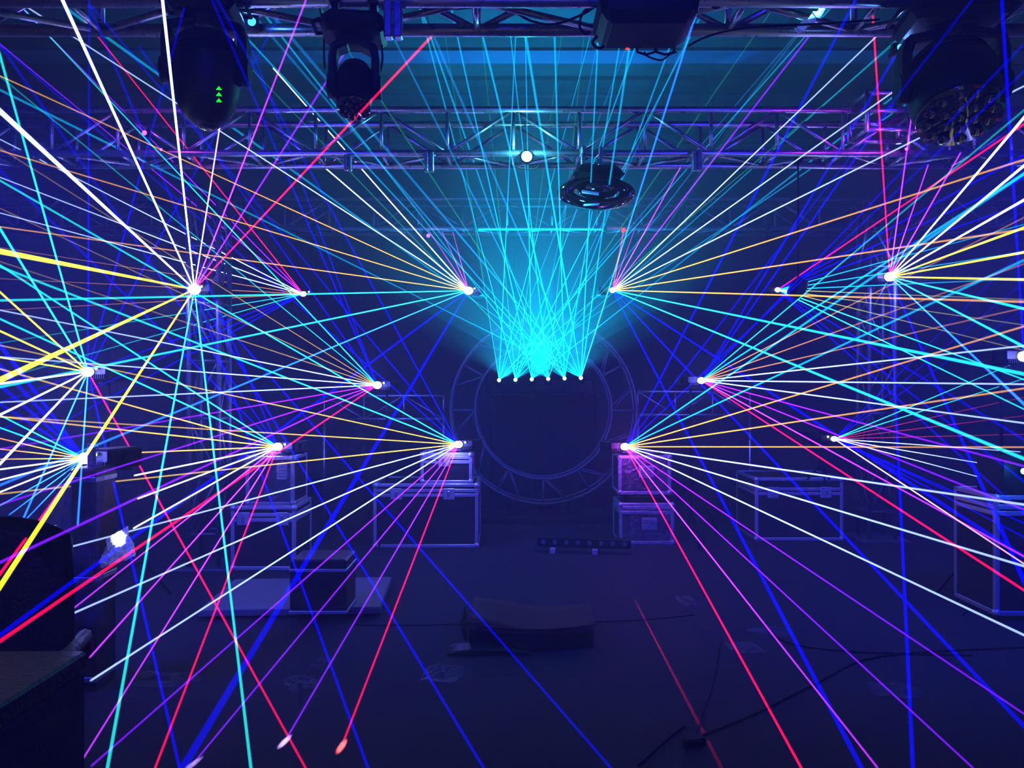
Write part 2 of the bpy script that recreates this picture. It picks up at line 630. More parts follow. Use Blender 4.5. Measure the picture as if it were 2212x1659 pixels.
zb = RZ - RO
MB().box((0, 0, 0.04), (1.5, 0.7, 0.08), 0.01).build('base', 'black', tb)
for sx in (-1, 1):
    MB().box((sx * 0.36, 0, 0.16), (0.10, 0.5, 0.2), 0.01).build('chock', 'black', tb)
# side ladder trusses to both sides of the ring
def ladder(px0, px1, py0, py1, d, label):
    a, b = P(px0, py1, d), P(px1, py0, d)
    w, h = b.x - a.x, b.z - a.z
    t = thing('ladder_truss', label, 'truss', (a.x, d, a.z), 0, 'ladder trusses beside the ring')
    MB().tube((0, 0, 0), (w, 0, 0), 0.016, n=8).build('chord', 'alu', t)
    MB().tube((0, 0, h), (w, 0, h), 0.016, n=8).build('chord', 'alu', t)
    k = max(2, int(w / 0.45))
    for i in range(k + 1):
        MB().tube((w * i / k, 0, 0), (w * i / k, 0, h), 0.010, n=8).build('rung', 'alu', t)
        if i < k:
            MB().tube((w * i / k, 0, 0 if i % 2 else h), (w * (i + 1) / k, 0, h if i % 2 else 0), 0.009, n=8).build('diagonal_brace', 'alu', t)
    for x in (0.0, w):
        MB().tube((x, 0, -a.z + 0.01), (x, 0, 0), 0.016, n=8).build('leg', 'alu', t)
    return t
ladder(700, 958, 855, 905, 9.6, 'ladder truss standing beside the ring, behind the left middle laser')
ladder(1378, 1620, 846, 896, 9.6, 'ladder truss standing beside the ring, behind the right middle laser')

# ------------------------------------------------------------------ black pedestal and laser bar in the ring
DB = 9.0
pz = EYE + (829.5 - 838) / F * DB
pd = thing('draped_pedestal', 'tall pedestal draped in black cloth carrying the six-head laser bar', 'pedestal', ((1172 - 1106) / F * 10.1, 10.1, 0))
hw = 0.80
N = 48
def drape(w, d, h, n, amp, seed):
    pts = []
    per = 2 * (w + d)
    for i in range(n):
        s_ = per * i / n
        if s_ < w: p = (-w / 2 + s_, -d / 2, 0, -1)
        elif s_ < w + d: p = (w / 2, -d / 2 + s_ - w, 1, 0)
        elif s_ < 2 * w + d: p = (w / 2 - (s_ - w - d), d / 2, 0, 1)
        else: p = (-w / 2, d / 2 - (s_ - 2 * w - d), -1, 0)
        pts.append(p)
    mb = MB()
    rows = 8
    vs = []
    for j in range(rows + 1):
        z = h * (1 - j / rows)
        for i, (x, y, nx, ny) in enumerate(pts):
            a = amp * (j / rows) * (0.5 + 0.5 * math.sin(i * 1.9 + seed)) + 0.01
            vs.append((x + nx * a, y + ny * a, z))
    fs = [(j * n + i, j * n + (i + 1) % n, (j + 1) * n + (i + 1) % n, (j + 1) * n + i) for j in range(rows) for i in range(n)]
    fs.append(tuple(range(n - 1, -1, -1)))
    mb.add(vs, fs, True)
    return mb
drape(1.25, 0.9, 1.45, 96, 0.05, 1.0).build('cloth_cover', 'cloth', pd)
MB().box((0, 0, 0.7), (1.2, 0.85, 1.38), 0.02).build('frame', 'black', pd)

# ------------------------------------------------------------------ laser rays
PAL = dict(
    W=((255, 255, 255), 3.0), I=((185, 210, 255), 1.5), B=((0, 0, 255), 0.95), b=((0, 0, 215), 0.7), A=((40, 130, 255), 1.5),
    T=((40, 235, 220), 1.25), t=((30, 190, 180), 0.75), C=((10, 205, 250), 0.8), c=((25, 150, 215), 0.5), O=((255, 170, 45), 1.1),
    o=((190, 120, 60), 0.7), Y=((255, 245, 20), 2.2), G=((255, 200, 60), 1.0), g=((165, 130, 50), 0.7), R=((255, 10, 75), 1.3),
    V=((140, 25, 255), 1.1), m=((215, 60, 255), 1.1), K=((255, 185, 245), 1.5), D=((190, 45, 80), 0.6), L=((165, 160, 60), 0.7),
    N=((45, 180, 100), 0.45))
NAMES = dict(W='white', I='pale blue', B='blue', b='deep blue', A='azure', T='turquoise', t='dim turquoise', C='cyan', c='dim cyan',
             O='orange', o='dim orange', Y='yellow', G='golden', g='dim golden', R='red', V='violet', m='magenta', K='pink', D='dark red',
             L='olive', N='green')
RAY_GAIN = 0.85
def ray(parent, src, sd, e, on=False):
    """e = (px, py, colour, width px at the end, [depth of the end], [width px at the source])"""
    px, py, col, w = e[:4]
    d = e[4] if len(e) > 4 and e[4] else max(1.6, min(7.6, 24.0 / w))
    ws = e[5] if len(e) > 5 else max(2.2, min(0.6 * w, 2.6 * 8.0 / sd))
    if py > 829.5:
        dmax = (EYE - 0.005) * F / (py - 829.5)
        d = min(d, dmax)
    elif py < 829.5:
        d = min(d, (ZC - 0.08 - EYE) * F / (829.5 - py))
    a = P(src[0], src[1], sd)
    b = P(px, py, d)
    base = parent.matrix_world_loc
    r1, r2 = 0.8 * ws * sd / F / 2, 0.8 * w * d / F / 2
    n = 10
    dr = (b - a).normalized()
    u = dr.orthogonal().normalized(); v = dr.cross(u)
    stops = [(0.0, r1), (1.0, r2)]
    if on or px in (2110, 2150, 2180) or px <= 1 or px >= 2211 or py <= 1 or py >= 1658 and b.z > 0.02:   # the ray goes on past the view to wall, floor, ceiling or behind the photographer
        v_ = b - a
        lim = [9.0]
        if v_.x: lim.append(((6.38 if v_.x > 0 else -6.38) - a.x) / v_.x)
        if v_.z: lim.append(((ZC - 0.06 if v_.z > 0 else 0.004) - a.z) / v_.z)
        if v_.y < 0: lim.append((-1.8 - a.y) / v_.y)
        if v_.y > 0: lim.append((12.5 - a.y) / v_.y)
        tm = min(lim)
        if tm > 1.02:
            stops.append((tm, min(0.03, max(0.003, r1 + (r2 - r1) * tm))))
    vs, segs = [], len(stops) - 1
    for t, rr in stops:
        p = a + (b - a) * t - base
        for i in range(n):
            q = 2 * PI * i / n
            vs.append(p + u * math.cos(q) * rr + v * math.sin(q) * rr)
    fs = [(j * n + i, j * n + (i + 1) % n, (j + 1) * n + (i + 1) % n, (j + 1) * n + i) for j in range(segs) for i in range(n)]
    me = bpy.data.meshes.new('laser_ray')
    me.from_pydata([tuple(q) for q in vs], [], fs)
    me.polygons.foreach_set('use_smooth', [True] * len(fs))
    uvl = me.uv_layers.new(name='along')
    for poly in me.polygons:
        for li in poly.loop_indices:
            uvl.data[li].uv = (min(1.0, me.loops[li].vertex_index // n), 0)
    ax = me.attributes.new('axis', 'FLOAT_VECTOR', 'POINT')
    ax.data.foreach_set('vector', list(dr) * len(vs))
    me.materials.append(M['ray'])
    o = bpy.data.objects.new('laser_ray', me)
    COL.objects.link(o)
    o.parent = parent.obj
    c, s_ = PAL[col]
    o.color = lin255(*c) + (s_ * RAY_GAIN,)
    o['label'] = NAMES[col] + ' laser ray'
    return o

class Holder:
    def __init__(s, obj, loc):
        s.obj, s.matrix_world_loc = obj, Vector(loc)

def laser(px, py, d, side, label, rays, halo=0.6, size=1.0, glowmat='white_glow', led=True, group='scanning laser projectors', lightcol=(0.12, 0.13, 1.0)):
    """side = -1: fires towards the left of the hall, +1 towards the right"""
    p = P(px, py, d)
    t = thing('laser_projector', label, 'laser projector', p, 0, group)
    h = Holder(t, p)
    yaw = Matrix.Rotation(side * 0.35, 4, 'Z')
    off = Vector((-side * 0.075, 0.14, -0.005))
    MB().box(off, (0.15, 0.24, 0.11), 0.012, mat=yaw).build('housing', 'black', t)
    mb = MB()
    for i in range(7):
        mb.box(off + Vector((-0.054 + i * 0.018, -0.123, -0.028)), (0.006, 0.006, 0.03), mat=yaw)
    mb.build('vent_grille', 'rubber', t)
    mb = MB()
    mb.box(off + Vector((0.088, 0.0, -0.0)), (0.006, 0.05, 0.05), mat=yaw)
    mb.box(off + Vector((-0.088, 0.0, -0.0)), (0.006, 0.05, 0.05), mat=yaw)
    mb.box(off + Vector((0, 0.0, -0.062)), (0.18, 0.05, 0.006), mat=yaw)
    mb.build('mounting_bracket', 'black', t)
    MB().ball((0, 0, 0), 0.030 * size, 14, sx=1.15, sy=0.8, sz=0.95).build('aperture', glowmat, t, label='blazing white aperture')
    if led:
        MB().ball((-side * 0.068, -0.02, 0.022), 0.011, 8).build('status_light', 'led_white', t, label='small white status light')
    for e in rays:
        ray(h, (px, py), d, e)
    if halo >= 0.8:
        light('POINT', p + Vector((side * 0.05, -0.09, 0)), halo * 6, lightcol, 0.03, name='laser_spill')
    return t, p

def stand(x, y, z, label, group='tripod stands under the lasers', z0=0.0):
    t = thing('tripod_stand', label, 'stand', (x, y, z0), 0, group)
    h = z - z0
    MB().tube((0, 0, 0.12), (0, 0, h * 0.55), 0.017, n=10).build('pole', 'black', t)
    MB().tube((0, 0, h * 0.55), (0, 0, h), 0.012, n=10).build('upper_pole', 'black', t)
    MB().tube((0, 0, h * 0.53), (0, 0, h * 0.57), 0.024, n=10).build('collar', 'rubber', t)
    sp = min(0.42, h * 0.35)
    for k in range(3):
        a = k * 2 * PI / 3 + 0.5
        mb = MB()
        mb.tube((0, 0, min(0.62, h * 0.5)), (sp * math.cos(a), sp * math.sin(a), 0.012), 0.010, n=8)
        mb.tube((0, 0, 0.16), (sp * 0.55 * math.cos(a), sp * 0.55 * math.sin(a), 0.012 + (min(0.62, h * 0.5)) * 0.43), 0.006, n=6)
        mb.build('leg', 'black', t)
    MB().box((0, 0, h - 0.004), (0.1, 0.1, 0.008)).build('top_plate', 'black', t)
    return t

def drop_pole(x, y, z, label, ztop=ZB):
    t = thing('drop_pole', label, 'hanging pole', (x, y, z), 0, 'drop poles under the trusses')
    MB().tube((0, 0, 0), (0, 0, ztop - z), 0.011, n=8).build('tube', 'black', t)
    MB().box((0, 0, ztop - z), (0.05, 0.09, 0.09), 0.01).build('clamp', 'black', t)
    MB().box((0, 0, 0.0), (0.08, 0.08, 0.008)).build('bottom_plate', 'black', t)
    return t

# ------------------------------------------------------------------ scanning lasers, house left
laser(420, 625, 6.72, -1, 'brightest laser, high on the tower at left, firing thick white and yellow rays', [
    (0, 240, 'W', 15, 1.6), (135, 0, 'W', 10, 2.4), (351, 0, 'W', 9, 2.7), (508, 60, 'K', 5, 4.3), (661, 0, 'm', 6, 3.3),
    (775, 66, 'V', 7, 4.3), (932, 79, 'R', 9, 2.95), (0, 543, 'Y', 17, 1.5), (0, 821, 'Y', 18, 1.5), (0, 1267, 'Y', 15, 1.7),
    (232, 1659, 'T', 11, 2.5), (542, 1659, 'T', 10, 2.6), (1320, 1659, 'B', 8, None, 3), (1045, 1659, 'B', 9, None, 3), (795, 1659, 'B', 9, None, 3)],
    halo=1.0, size=1.6)
laser(190, 803, 5.6, -1, 'laser on a stand at far left, level with the eye, firing turquoise rays up', [
    (0, 120, 'T', 8), (0, 494, 'T', 8), (0, 631, 'Y', 6), (0, 715, 'Y', 6), (0, 772, 'Y', 5), (0, 829, 'W', 7), (0, 896, 'W', 7), (0, 1002, 'W', 8),
    (0, 1235, 'A', 7), (168, 1133, 'A', 6, 3.4), (388, 1659, 'B', 9), (660, 1659, 'R', 8), (193, 0, 'b', 7, 3.3), (398, 17, 'b', 7, 3.3), (600, 40, 'b', 6, 3.6)],
    halo=1.2, size=1.2)
laser(183, 990, 4.3, -1, 'lowest laser at far left on top of the wrapped equipment case', [
    (0, 897, 'T', 5), (0, 924, 'T', 5), (0, 947, 'O', 4), (0, 970, 'O', 4), (0, 992, 'O', 4), (0, 1014, 'W', 5), (0, 1037, 'W', 5), (0, 1063, 'W', 5),
    (0, 1092, 'A', 4), (20, 1112, 'A', 4), (55, 1123, 'A', 4), (0, 745, 'B', 12), (0, 790, 'b', 14), (0, 832, 'b', 12), (0, 872, 'b', 9), (0, 1240, 'R', 10)],
    halo=1.0, size=1.1, glowmat='white_glow')
laser(655, 635, 8.7, -1, 'high laser under the farthest truss, firing a red and violet fan to the upper left', [
    (154, 7, 'R', 5, 4.6), (30, 0, 'V', 4, 5.0), (0, 95, 'V', 4, 5.0), (0, 301, 'I', 4), (0, 383, 'I', 4), (0, 460, 'I', 4),
    (0, 535, 'o', 3.5), (0, 602, 'o', 3.5), (0, 670, 'o', 3.5), (0, 741, 't', 4), (0, 819, 't', 4), (0, 870, 'b', 6), (0, 930, 'b', 6), (0, 985, 'b', 6)],
    halo=0.5, size=1.0)
laser(1012, 628, 8.7, -1, 'high laser above the ring on its darker side, firing white and orange rays leftwards', [
    (590, 147, 'W', 4, 6.1), (690, 352, 'W', 4, 6.3), (47, 8, 'I', 5, 4.2), (0, 164, 'O', 5), (0, 325, 'O', 5), (0, 490, 'O', 5), (0, 649, 'T', 8),
    (0, 836, 'T', 9), (0, 1048, 'A', 9), (0, 1372, 'B', 14), (393, 1662, 'B', 24, 3.2), (925, 496, 'm', 3, 8.3), (955, 500, 'm', 3, 8.3), (978, 500, 'm', 3, 8.3)],
    halo=1.0, size=1.5, led=True)
laser(815, 832, 7.9, -1, 'eye-level laser on a tripod nearest the ring, firing a wide fan to the left', [
    (33, 0, 'T', 5), (0, 165, 't', 5), (0, 320, 'g', 5), (0, 450, 'g', 5), (0, 565, 'g', 5), (0, 670, 'I', 5), (0, 771, 'I', 5), (0, 869, 'I', 5),
    (0, 970, 'V', 6), (0, 1090, 'V', 7), (0, 1215, 'V', 10), (0, 1385, 'R', 13), (535, 82, 'b', 6), (458, 0, 'b', 8), (300, 100, 'b', 7)],
    halo=0.9, size=1.3)
laser(990, 960, 7.75, -1, 'low laser standing on the stacked flight cases left of the ring', [
    (470, 0, 'b', 9), (197, 12, 'b', 8), (0, 97, 'b', 8), (0, 390, 'T', 7), (0, 576, 'T', 8), (0, 746, 'G', 5), (0, 900, 'G', 5), (0, 1067, 'G', 6),
    (154, 1181, 'I', 6, 3.9), (144, 1331, 'I', 7, 3.3), (196, 1470, 'I', 7, 2.6), (197, 1655, 'V', 7), (415, 1652, 'V', 6), (615, 1602, 'V', 6), (738, 1612, 'R', 7)],
    halo=0.9, size=1.25)
laser(600, 965, 7.0, -1, 'low laser on the pair of flight cases beside the left truss tower', [
    (0, 97, 'b', 9), (191, 10, 'b', 9), (0, 368, 'b', 9), (0, 573, 'T', 7), (0, 689, 'T', 7), (0, 797, 'G', 6), (0, 900, 'G', 6), (241, 980, 'G', 5, 4.4),
    (291, 1027, 'W', 5, 4.2), (298, 1077, 'W', 5, 4.2), (289, 1141, 'W', 5, 4.1), (144, 1326, 'm', 5, 3.3), (194, 1420, 'm', 6, 2.6), (177, 1643, 'm', 6, 2.6), (335, 1659, 'R', 8)],
    halo=0.9, size=1.25)

# ------------------------------------------------------------------ scanning lasers, house right
laser(1323, 627, 8.7, 1, 'high laser right above the ring, sending its orange and white rays to the right', [
    (1347, 500, 'R', 5, 8.3), (1370, 498, 'm', 3, 8.3), (1470, 361, 'm', 4, 6.25), (1762, 60, 'V', 6, 3.95), (1975, 0, 'I', 5, 4.1), (1968, 171, 'I', 5, 3.8), (2212, 186, 'I', 6, 3.9),
    (2212, 345, 'O', 7), (2212, 495, 'O', 7), (2212, 652, 'O', 8), (2212, 808, 'T', 12), (2212, 991, 'T', 12), (1861, 1659, 'B', 15), (2212, 1569, 'B', 13), (2212, 1203, 'B', 12)],
    halo=0.7, size=1.0, led=False)
laser(1680, 626, 8.7, 1, 'small high laser partly hidden by a black hanging lamp, olive and turquoise rays', [
    (2212, 268, 'R', 7), (2212, 485, 'C', 4), (2212, 544, 'C', 4), (2212, 602, 'C', 4), (2212, 647, 'L', 4), (2212, 702, 'L', 4), (2212, 757, 'L', 4),
    (2212, 820, 'T', 5), (2212, 884, 'T', 5), (2212, 950, 'b', 8), (2212, 1040, 'b', 8), (2212, 1110, 'b', 8), (2212, 335, 'b', 8), (2212, 385, 'b', 8), (2212, 440, 'b', 7)],
    halo=0.35, size=0.9, led=False)
laser(1515, 822, 7.9, 1, 'eye-level laser on a tripod between ring and right tower, wide fan to the right', [
    (1945, 103, 'B', 8, 4.2), (2085, 0, 'B', 8, 4.2), (2212, 95, 'b', 8), (2212, 238, 't', 7), (2212, 376, 'C', 9), (2212, 470, 'o', 6), (2212, 570, 'o', 6), (2212, 665, 'o', 6),
    (2212, 747, 'I', 6), (2212, 830, 'I', 6), (2212, 914, 'I', 6), (2212, 1007, 'V', 7), (2212, 1101, 'V', 7), (2212, 1202, 'm', 7), (2212, 1275, 'R', 9)],
    halo=0.8, size=1.15, led=False)
laser(1922, 598, 7.92, 1, 'bright laser high on the right truss tower, one red ray straight up', [
    (1884, 13, 'R', 7, 4.3), (1970, 244, 'm', 5, 5.4), (2005, 356, 'm', 4, 5.4), (2075, 330, 'm', 5, 5.4), (2212, 254, 'W', 8), (2212, 358, 'W', 8), (2212, 432, 'W', 8),
    (2212, 492, 'Y', 8), (2212, 545, 'Y', 8), (2212, 604, 'Y', 8), (2212, 667, 'T', 9), (2212, 749, 'T', 9), (1972, 1659, 'B', 12), (2212, 1255, 'B', 13), (2212, 873, 'A', 9)],
    halo=1.4, size=1.6, led=False)
laser(1350, 965, 7.75, 1, 'low laser on the stacked flight cases right of the ring, with a magenta glow', [
    (1848, 0, 'B', 9), (2100, 0, 'b', 8), (2212, 154, 'b', 9), (2212, 375, 'C', 11), (2212, 562, 'C', 9), (2212, 705, 'O', 7), (2212, 839, 'O', 7), (2212, 966, 'O', 6),
    (2212, 1090, 'I', 8), (2212, 1223, 'I', 8), (2212, 1372, 'I', 8), (2212, 1542, 'V', 7), (2102, 1659, 'V', 7), (1896, 1659, 'm', 7), (1731, 1659, 'R', 9)],
    halo=0.8, size=1.25, led=False, lightcol=(0.45, 0.05, 1.0))
laser(1802, 948, 7.6, 1, 'small low laser on the wide flight case in the right background, thin dark red rays', [
    (2212, 776, 'T', 3), (2212, 818, 'T', 3), (2212, 858, 'D', 3), (2212, 898, 'D', 3), (2212, 938, 'D', 3), (2204, 976, 'I', 3, 5.6), (2163, 1008, 'I', 3, 5.6), (2163, 1043, 'I', 3, 5.6),
    (2212, 1218, 'K', 5), (2212, 1130, 'b', 6), (2212, 1160, 'b', 6), (2165, 1117, 'b', 6, 5.6), (2110, 640, 'b', 4), (2150, 660, 'b', 4), (2180, 690, 'b', 4)],
    halo=0.4, size=0.9, led=True)
laser(2212, 770, 5.6, 1, 'laser cut by the right edge, firing one thick blue ray up', [
    (2164, 0, 'B', 10, 3.0), (2330, 700, 'T', 5), (2330, 900, 'T', 5)], halo=0.8, size=1.3, led=False)

for px, py, d, s, lab in ((815, 832, 7.9, -1, 'black tripod stand under the eye-level laser left of the ring'),
                          (1515, 822, 7.9, 1, 'black tripod stand under the eye-level laser right of the ring'),
                          (190, 803, 5.6, -1, 'black tripod stand at far left under the turquoise laser'),
                          (2212, 770, 5.6, 1, 'black tripod stand at the right edge of the view')):
    p = P(px, py, d)
    stand(p.x - s * 0.075, p.y + 0.14, p.z - 0.075, lab)
for px, py, d, s, lab in ((655, 635, 8.7, -1, 'black pole from the farthest truss holding the red and violet laser'),
                          (1012, 628, 8.7, -1, 'black pole holding the high laser left above the ring'),
                          (1323, 627, 8.7, 1, 'black pole holding the high laser right above the ring'),
                          (1680, 626, 8.7, 1, 'black pole holding the small laser behind the hanging lamp')):
    p = P(px, py, d)
    drop_pole(p.x - s * 0.075, p.y + 0.14, p.z + 0.055, lab)

# where single rays strike: added spot lights carry the light of those rays
def strike(src, sd, px, py, d, angle, power, col, start=0.02):
    a, b = P(src[0], src[1], sd), P(px, py, d)
    o = light('SPOT', a.lerp(b, start), power, col, 0.004, b, max(1.0, angle), 0.8, name='laser_strike_light')
    if angle < 1: o.scale = (angle, angle, 1)
    return o
strike((990, 960), 7.75, 738, 1612, EYE * F / (1612 - 829.5), 0.45, 12000, (1, 0.10, 0.10))
strike((990, 960), 7.75, 615, 1602, EYE * F / (1602 - 829.5), 0.45, 12000, (0.5, 0.35, 1))
strike((990, 960), 7.75, 415, 1652, EYE * F / (1652 - 829.5), 0.45, 9000, (0.5, 0.35, 1))
strike((600, 965), 7.0, 256, 1163, 4.12, 3.6, 450, (0.75, 0.85, 1), 0.5)  # added spot begun midway along the ray to light the bag
strike((1219, 816), 9.0, 1742, 42, 3.70, 2.6, 1500, (0.1, 0.8, 1), 0.62)  # added cyan spot begun mid-air, without a ray, to light the plastic strip
# added red spot squeezed to a sheet, for the streak on the floor
sl = light('SPOT', P(1350, 965, 7.75) + Vector((-0.02, -0.1, 0)), 220, (1, 0.02, 0.08), 0.004, None, 34, 0.9, name='red_streak_light')
_a, _b = P(1420, 1390, EYE * F / 560.5), P(1575, 1690, EYE * F / 860.5)
_z = (Vector(sl.location) - _a.lerp(_b, 0.62)).normalized()
_x = (_b - _a); _x = (_x - _z * _x.dot(_z)).normalized()
_m = Matrix((_x, _z.cross(_x), _z)).transposed()
sl.rotation_euler = _m.to_euler()
sl.scale = (1, 0.008, 1)

# ------------------------------------------------------------------ six-head laser bar with its turquoise fan
bx, bz = P(1166, 818, DB).x, P(1166, 818, DB).z
bar = thing('laser_bar', 'black six-head laser bar shooting a dense cyan fan upwards', 'laser bar', (bx, DB, bz))
MB().box((0, 0.16, -0.09), (1.24, 0.20, 0.16), 0.012).build('housing', 'black', bar)
mb = MB()
for i in range(30):
    mb.box((-0.56 + i * 0.0386, 0.055, -0.12), (0.012, 0.006, 0.05))
mb.build('vent_grille', 'rubber', bar)
for sx in (-1, 1):
    MB().box((sx * 0.55, 0.16, (-bz + 1.45) / 2 - 0.085), (0.05, 0.26, abs(-bz + 1.45 + 0.17) + 0.02)).build('foot', 'black', bar)
FAN = [
    [(961, 76, 'N', 3, 6.6), (1114, 76, 'C', 4, 5.0), (1275, 77, 'C', 3, 6.0), (1392, 0, 'c', 4, 5.5), (1560, 280, 'C', 4, 6.0), (1721, 74, 'c', 4, 5.5), (1915, 110, 'N', 4, 5.0), (1349, 637, 'C', 3, 8.0)],
    [(1041, 78, 'N', 3, 6.0), (1000, 380, 'C', 4, 6.5), (1213, 77, 'N', 3, 6.0), (1664, 27, 'N', 4, 5.5), (1404, 250, 'C', 4, 5.5), (1360, 600, 'C', 3, 8.0), (1290, 330, 'C', 4, 6.0)],
    [(1135, 77, 'C', 4, 5.0), (1290, 95, 'c', 4, 5.5), (1478, 95, 'c', 4, 5.0), (1705, 100, 'c', 4, 5.5), (1010, 180, 'C', 5, 5.0), (1480, 560, 'C', 4, 7.5)],
    [(1103, 78, 'C', 4, 5.0), (1262, 74, 'N', 3, 5.5), (420, 20, 'N', 4, 5.0), (1075, 500, 'C', 4, 7.0), (1330, 420, 'C', 4, 6.5), (960, 530, 'C', 4, 7.0)],
    [(1043, 79, 'C', 7, 4.0), (1198, 78, 'C', 6, 4.0), (849, 79, 'c', 7, 4.0), (520, 0, 'c', 9, 4.0), (810, 197, 'N', 5, 5.0), (1300, 330, 'C', 4, 6.0), (905, 480, 'C', 4, 6.5)],
    [(1135, 76, 'C', 9, 3.9), (937, 79, 'c', 9, 3.9), (560, 0, 'c', 12, 3.9), (1480, 103, 'A', 7, 3.9), (1310, 440, 'C', 5, 6.0), (1286, 200, 'C', 5, 5.0), (1002, 634, 'C', 4, 8.0), (860, 620, 'C', 4, 7.6)],
]
for i, fan in enumerate(FAN):
    px, py = 1078 + i * 35.4, 820.5 - i * 1.0
    p = P(px, py, DB)
    hd = MB().lathe([(0.034, -0.045), (0.04, -0.03), (0.04, 0.02), (0.030, 0.03)], 16, smooth=False).build('head', 'black', bar, loc=p - Vector(bar.location) + Vector((0, 0.06, -0.028)))
    MB().ball((0, -0.052, 0.024), 0.021, 12).build('aperture', 'cyan_glow', hd, label='bright cyan aperture')
    hh = Holder(hd, p + Vector((0, 0.06, -0.028)))
    for e in fan:
        ray(hh, (px, py), DB, e, e[1] > 82 or e[1] < 60)
    lo, hi = ((-9, 62), (-13, 60), (-2, 60), (-60, 2), (-60, 10), (-62, 17))[i]
    SEG, RR, LEN = 26, 8, 3.0
    vs = []
    for k in range(RR + 1):
        for j in range(SEG + 1):
            g_ = math.radians(lo + (hi - lo) * j / SEG)
            r_ = LEN * (k / RR) ** 1.6
            vs.append((r_ * math.sin(g_), -0.07 - r_ * math.cos(g_) * 0.30, 0.026 + r_ * math.cos(g_) * 0.95))
    me = bpy.data.meshes.new('laser_sheet')
    me.from_pydata(vs, [], [(k * (SEG + 1) + j, k * (SEG + 1) + j + 1, (k + 1) * (SEG + 1) + j + 1, (k + 1) * (SEG + 1) + j) for k in range(RR) for j in range(SEG)])
    uvl = me.uv_layers.new(name='along')
    for li, lp in enumerate(me.loops):
        uvl.data[li].uv = (((lp.vertex_index // (SEG + 1)) / RR) ** 1.6, 0)
    me.materials.append(M['sheet'])
    so = bpy.data.objects.new('laser_sheet', me)
    COL.objects.link(so)
    so.parent = hd
    so.color = lin255(0, 205, 255) + (1,)
    so['label'] = 'flat cyan fan of laser light'
    if i % 2 == 0:
        fl_ = light('SPOT', p + Vector((0.09, -0.05, 0.03)), 520, CYAN, 0.02, None, 118, 0.75, name='laser_fan_light')
        fl_.rotation_euler = (PI + 0.32, (i - 2.0) * 0.10, 0)
        fl_.scale = (1, 0.30, 1)
    if i == 2:
        fl_ = light('SPOT', p + Vector((0.09, -0.05, 0.05)), 650, CYAN, 0.02, None, 84, 1.0, name='laser_fan_light')
        fl_.rotation_euler = (PI + 0.15, 0, 0)
        fl_.scale = (1, 0.35, 1)

# ------------------------------------------------------------------ small lamps on the trusses, most added to stand in for laser glints
def truss_glint_lamp(px, py, d, label, mat, col, power, size=0.03, drop=True, name='glint_lamp'):
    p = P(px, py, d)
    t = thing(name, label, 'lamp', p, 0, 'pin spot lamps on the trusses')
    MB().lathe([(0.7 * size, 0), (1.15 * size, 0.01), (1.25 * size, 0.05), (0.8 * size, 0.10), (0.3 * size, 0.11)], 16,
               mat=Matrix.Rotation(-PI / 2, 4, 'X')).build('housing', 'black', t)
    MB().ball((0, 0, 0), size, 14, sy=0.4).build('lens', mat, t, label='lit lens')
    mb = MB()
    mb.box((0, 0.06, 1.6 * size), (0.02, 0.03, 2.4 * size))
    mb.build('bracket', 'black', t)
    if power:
        light('POINT', p + Vector((0, -0.06, 0)), power, col, 0.02, name='glint_lamp_light')
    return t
truss_glint_lamp(1138, 338, 5.9, 'glaring cyan lamp clipped to the middle truss above the fan', 'cyan_glow', (0.1, 0.9, 1.0), 7, 0.040)
truss_glint_lamp(1347, 497, 8.75, 'red laser glint built as a small lamp on the farthest truss beside the magenta rays', 'led_red', (1, 0.05, 0.15), 0.35, 0.026)
truss_glint_lamp(1945, 102, 3.75, 'blue laser glint built as a small lamp under the nearest truss, next to the big dark moving head', 'blue_glow', (0.1, 0.3, 1), 0.15, 0.015)
truss_glint_lamp(312, 287, 5.9, 'magenta laser glint built as a small lamp on the middle truss at the left of the view', 'mag_glow', (1, 0.1, 0.9), 0.25, 0.018)
truss_glint_lamp(348, 323, 5.9, 'tiny magenta laser glint built as a lamp just below the larger magenta one on the middle truss', 'mag_glow', (1, 0.1, 0.9), 0.0, 0.010)
truss_glint_lamp(1958, 322, 5.9, 'small magenta laser glint built as a lamp on the middle truss under the coloured tower corner', 'mag_glow', (1, 0.1, 0.9), 0.25, 0.012)
truss_glint_lamp(925, 509, 8.75, 'small red and violet laser glint built as a lamp on the farthest truss left of the fan', 'mag_glow', (1, 0.1, 0.5), 0.25, 0.020)

truss_glint_lamp(544, 47, 3.80, 'blue lamp with a cyan core beside the black egg-shaped moving head', 'blue_glow', (0.05, 0.2, 1), 0.3, 0.020)
# truss corner box lit magenta
p = P(1908, 292, 6.0)
t = thing('truss_corner', 'box-shaped truss corner glowing violet above the right truss tower', 'truss corner', p)
for sx in (-0.19, 0.19):
    for sy in (-0.15, 0.15):
        MB().tube((sx, sy, -0.02), (sx, sy, 0.29), 0.020, n=10).build('post', 'alu', t)
for z in (0.0, 0.14, 0.27):
    for sy in (-0.15, 0.15):
        MB().tube((-0.19, sy, z), (0.19, sy, z), 0.020, n=10).build('rail', 'alu', t)
    for sx in (-0.19, 0.19):
        MB().tube((sx, -0.15, z), (sx, 0.15, z), 0.014, n=10).build('side_rail', 'alu', t)
light('POINT', P(1895, 300, 5.72), 1.1, (0.55, 0.02, 1), 0.02, name='corner_fill_light')  # added violet light without a fixture, tints the truss corner
t = thing('plastic_strip', 'crumpled plastic strip on the nearest truss flashing bright cyan', 'plastic strip', P(1742, 45, 3.66))
vs = []
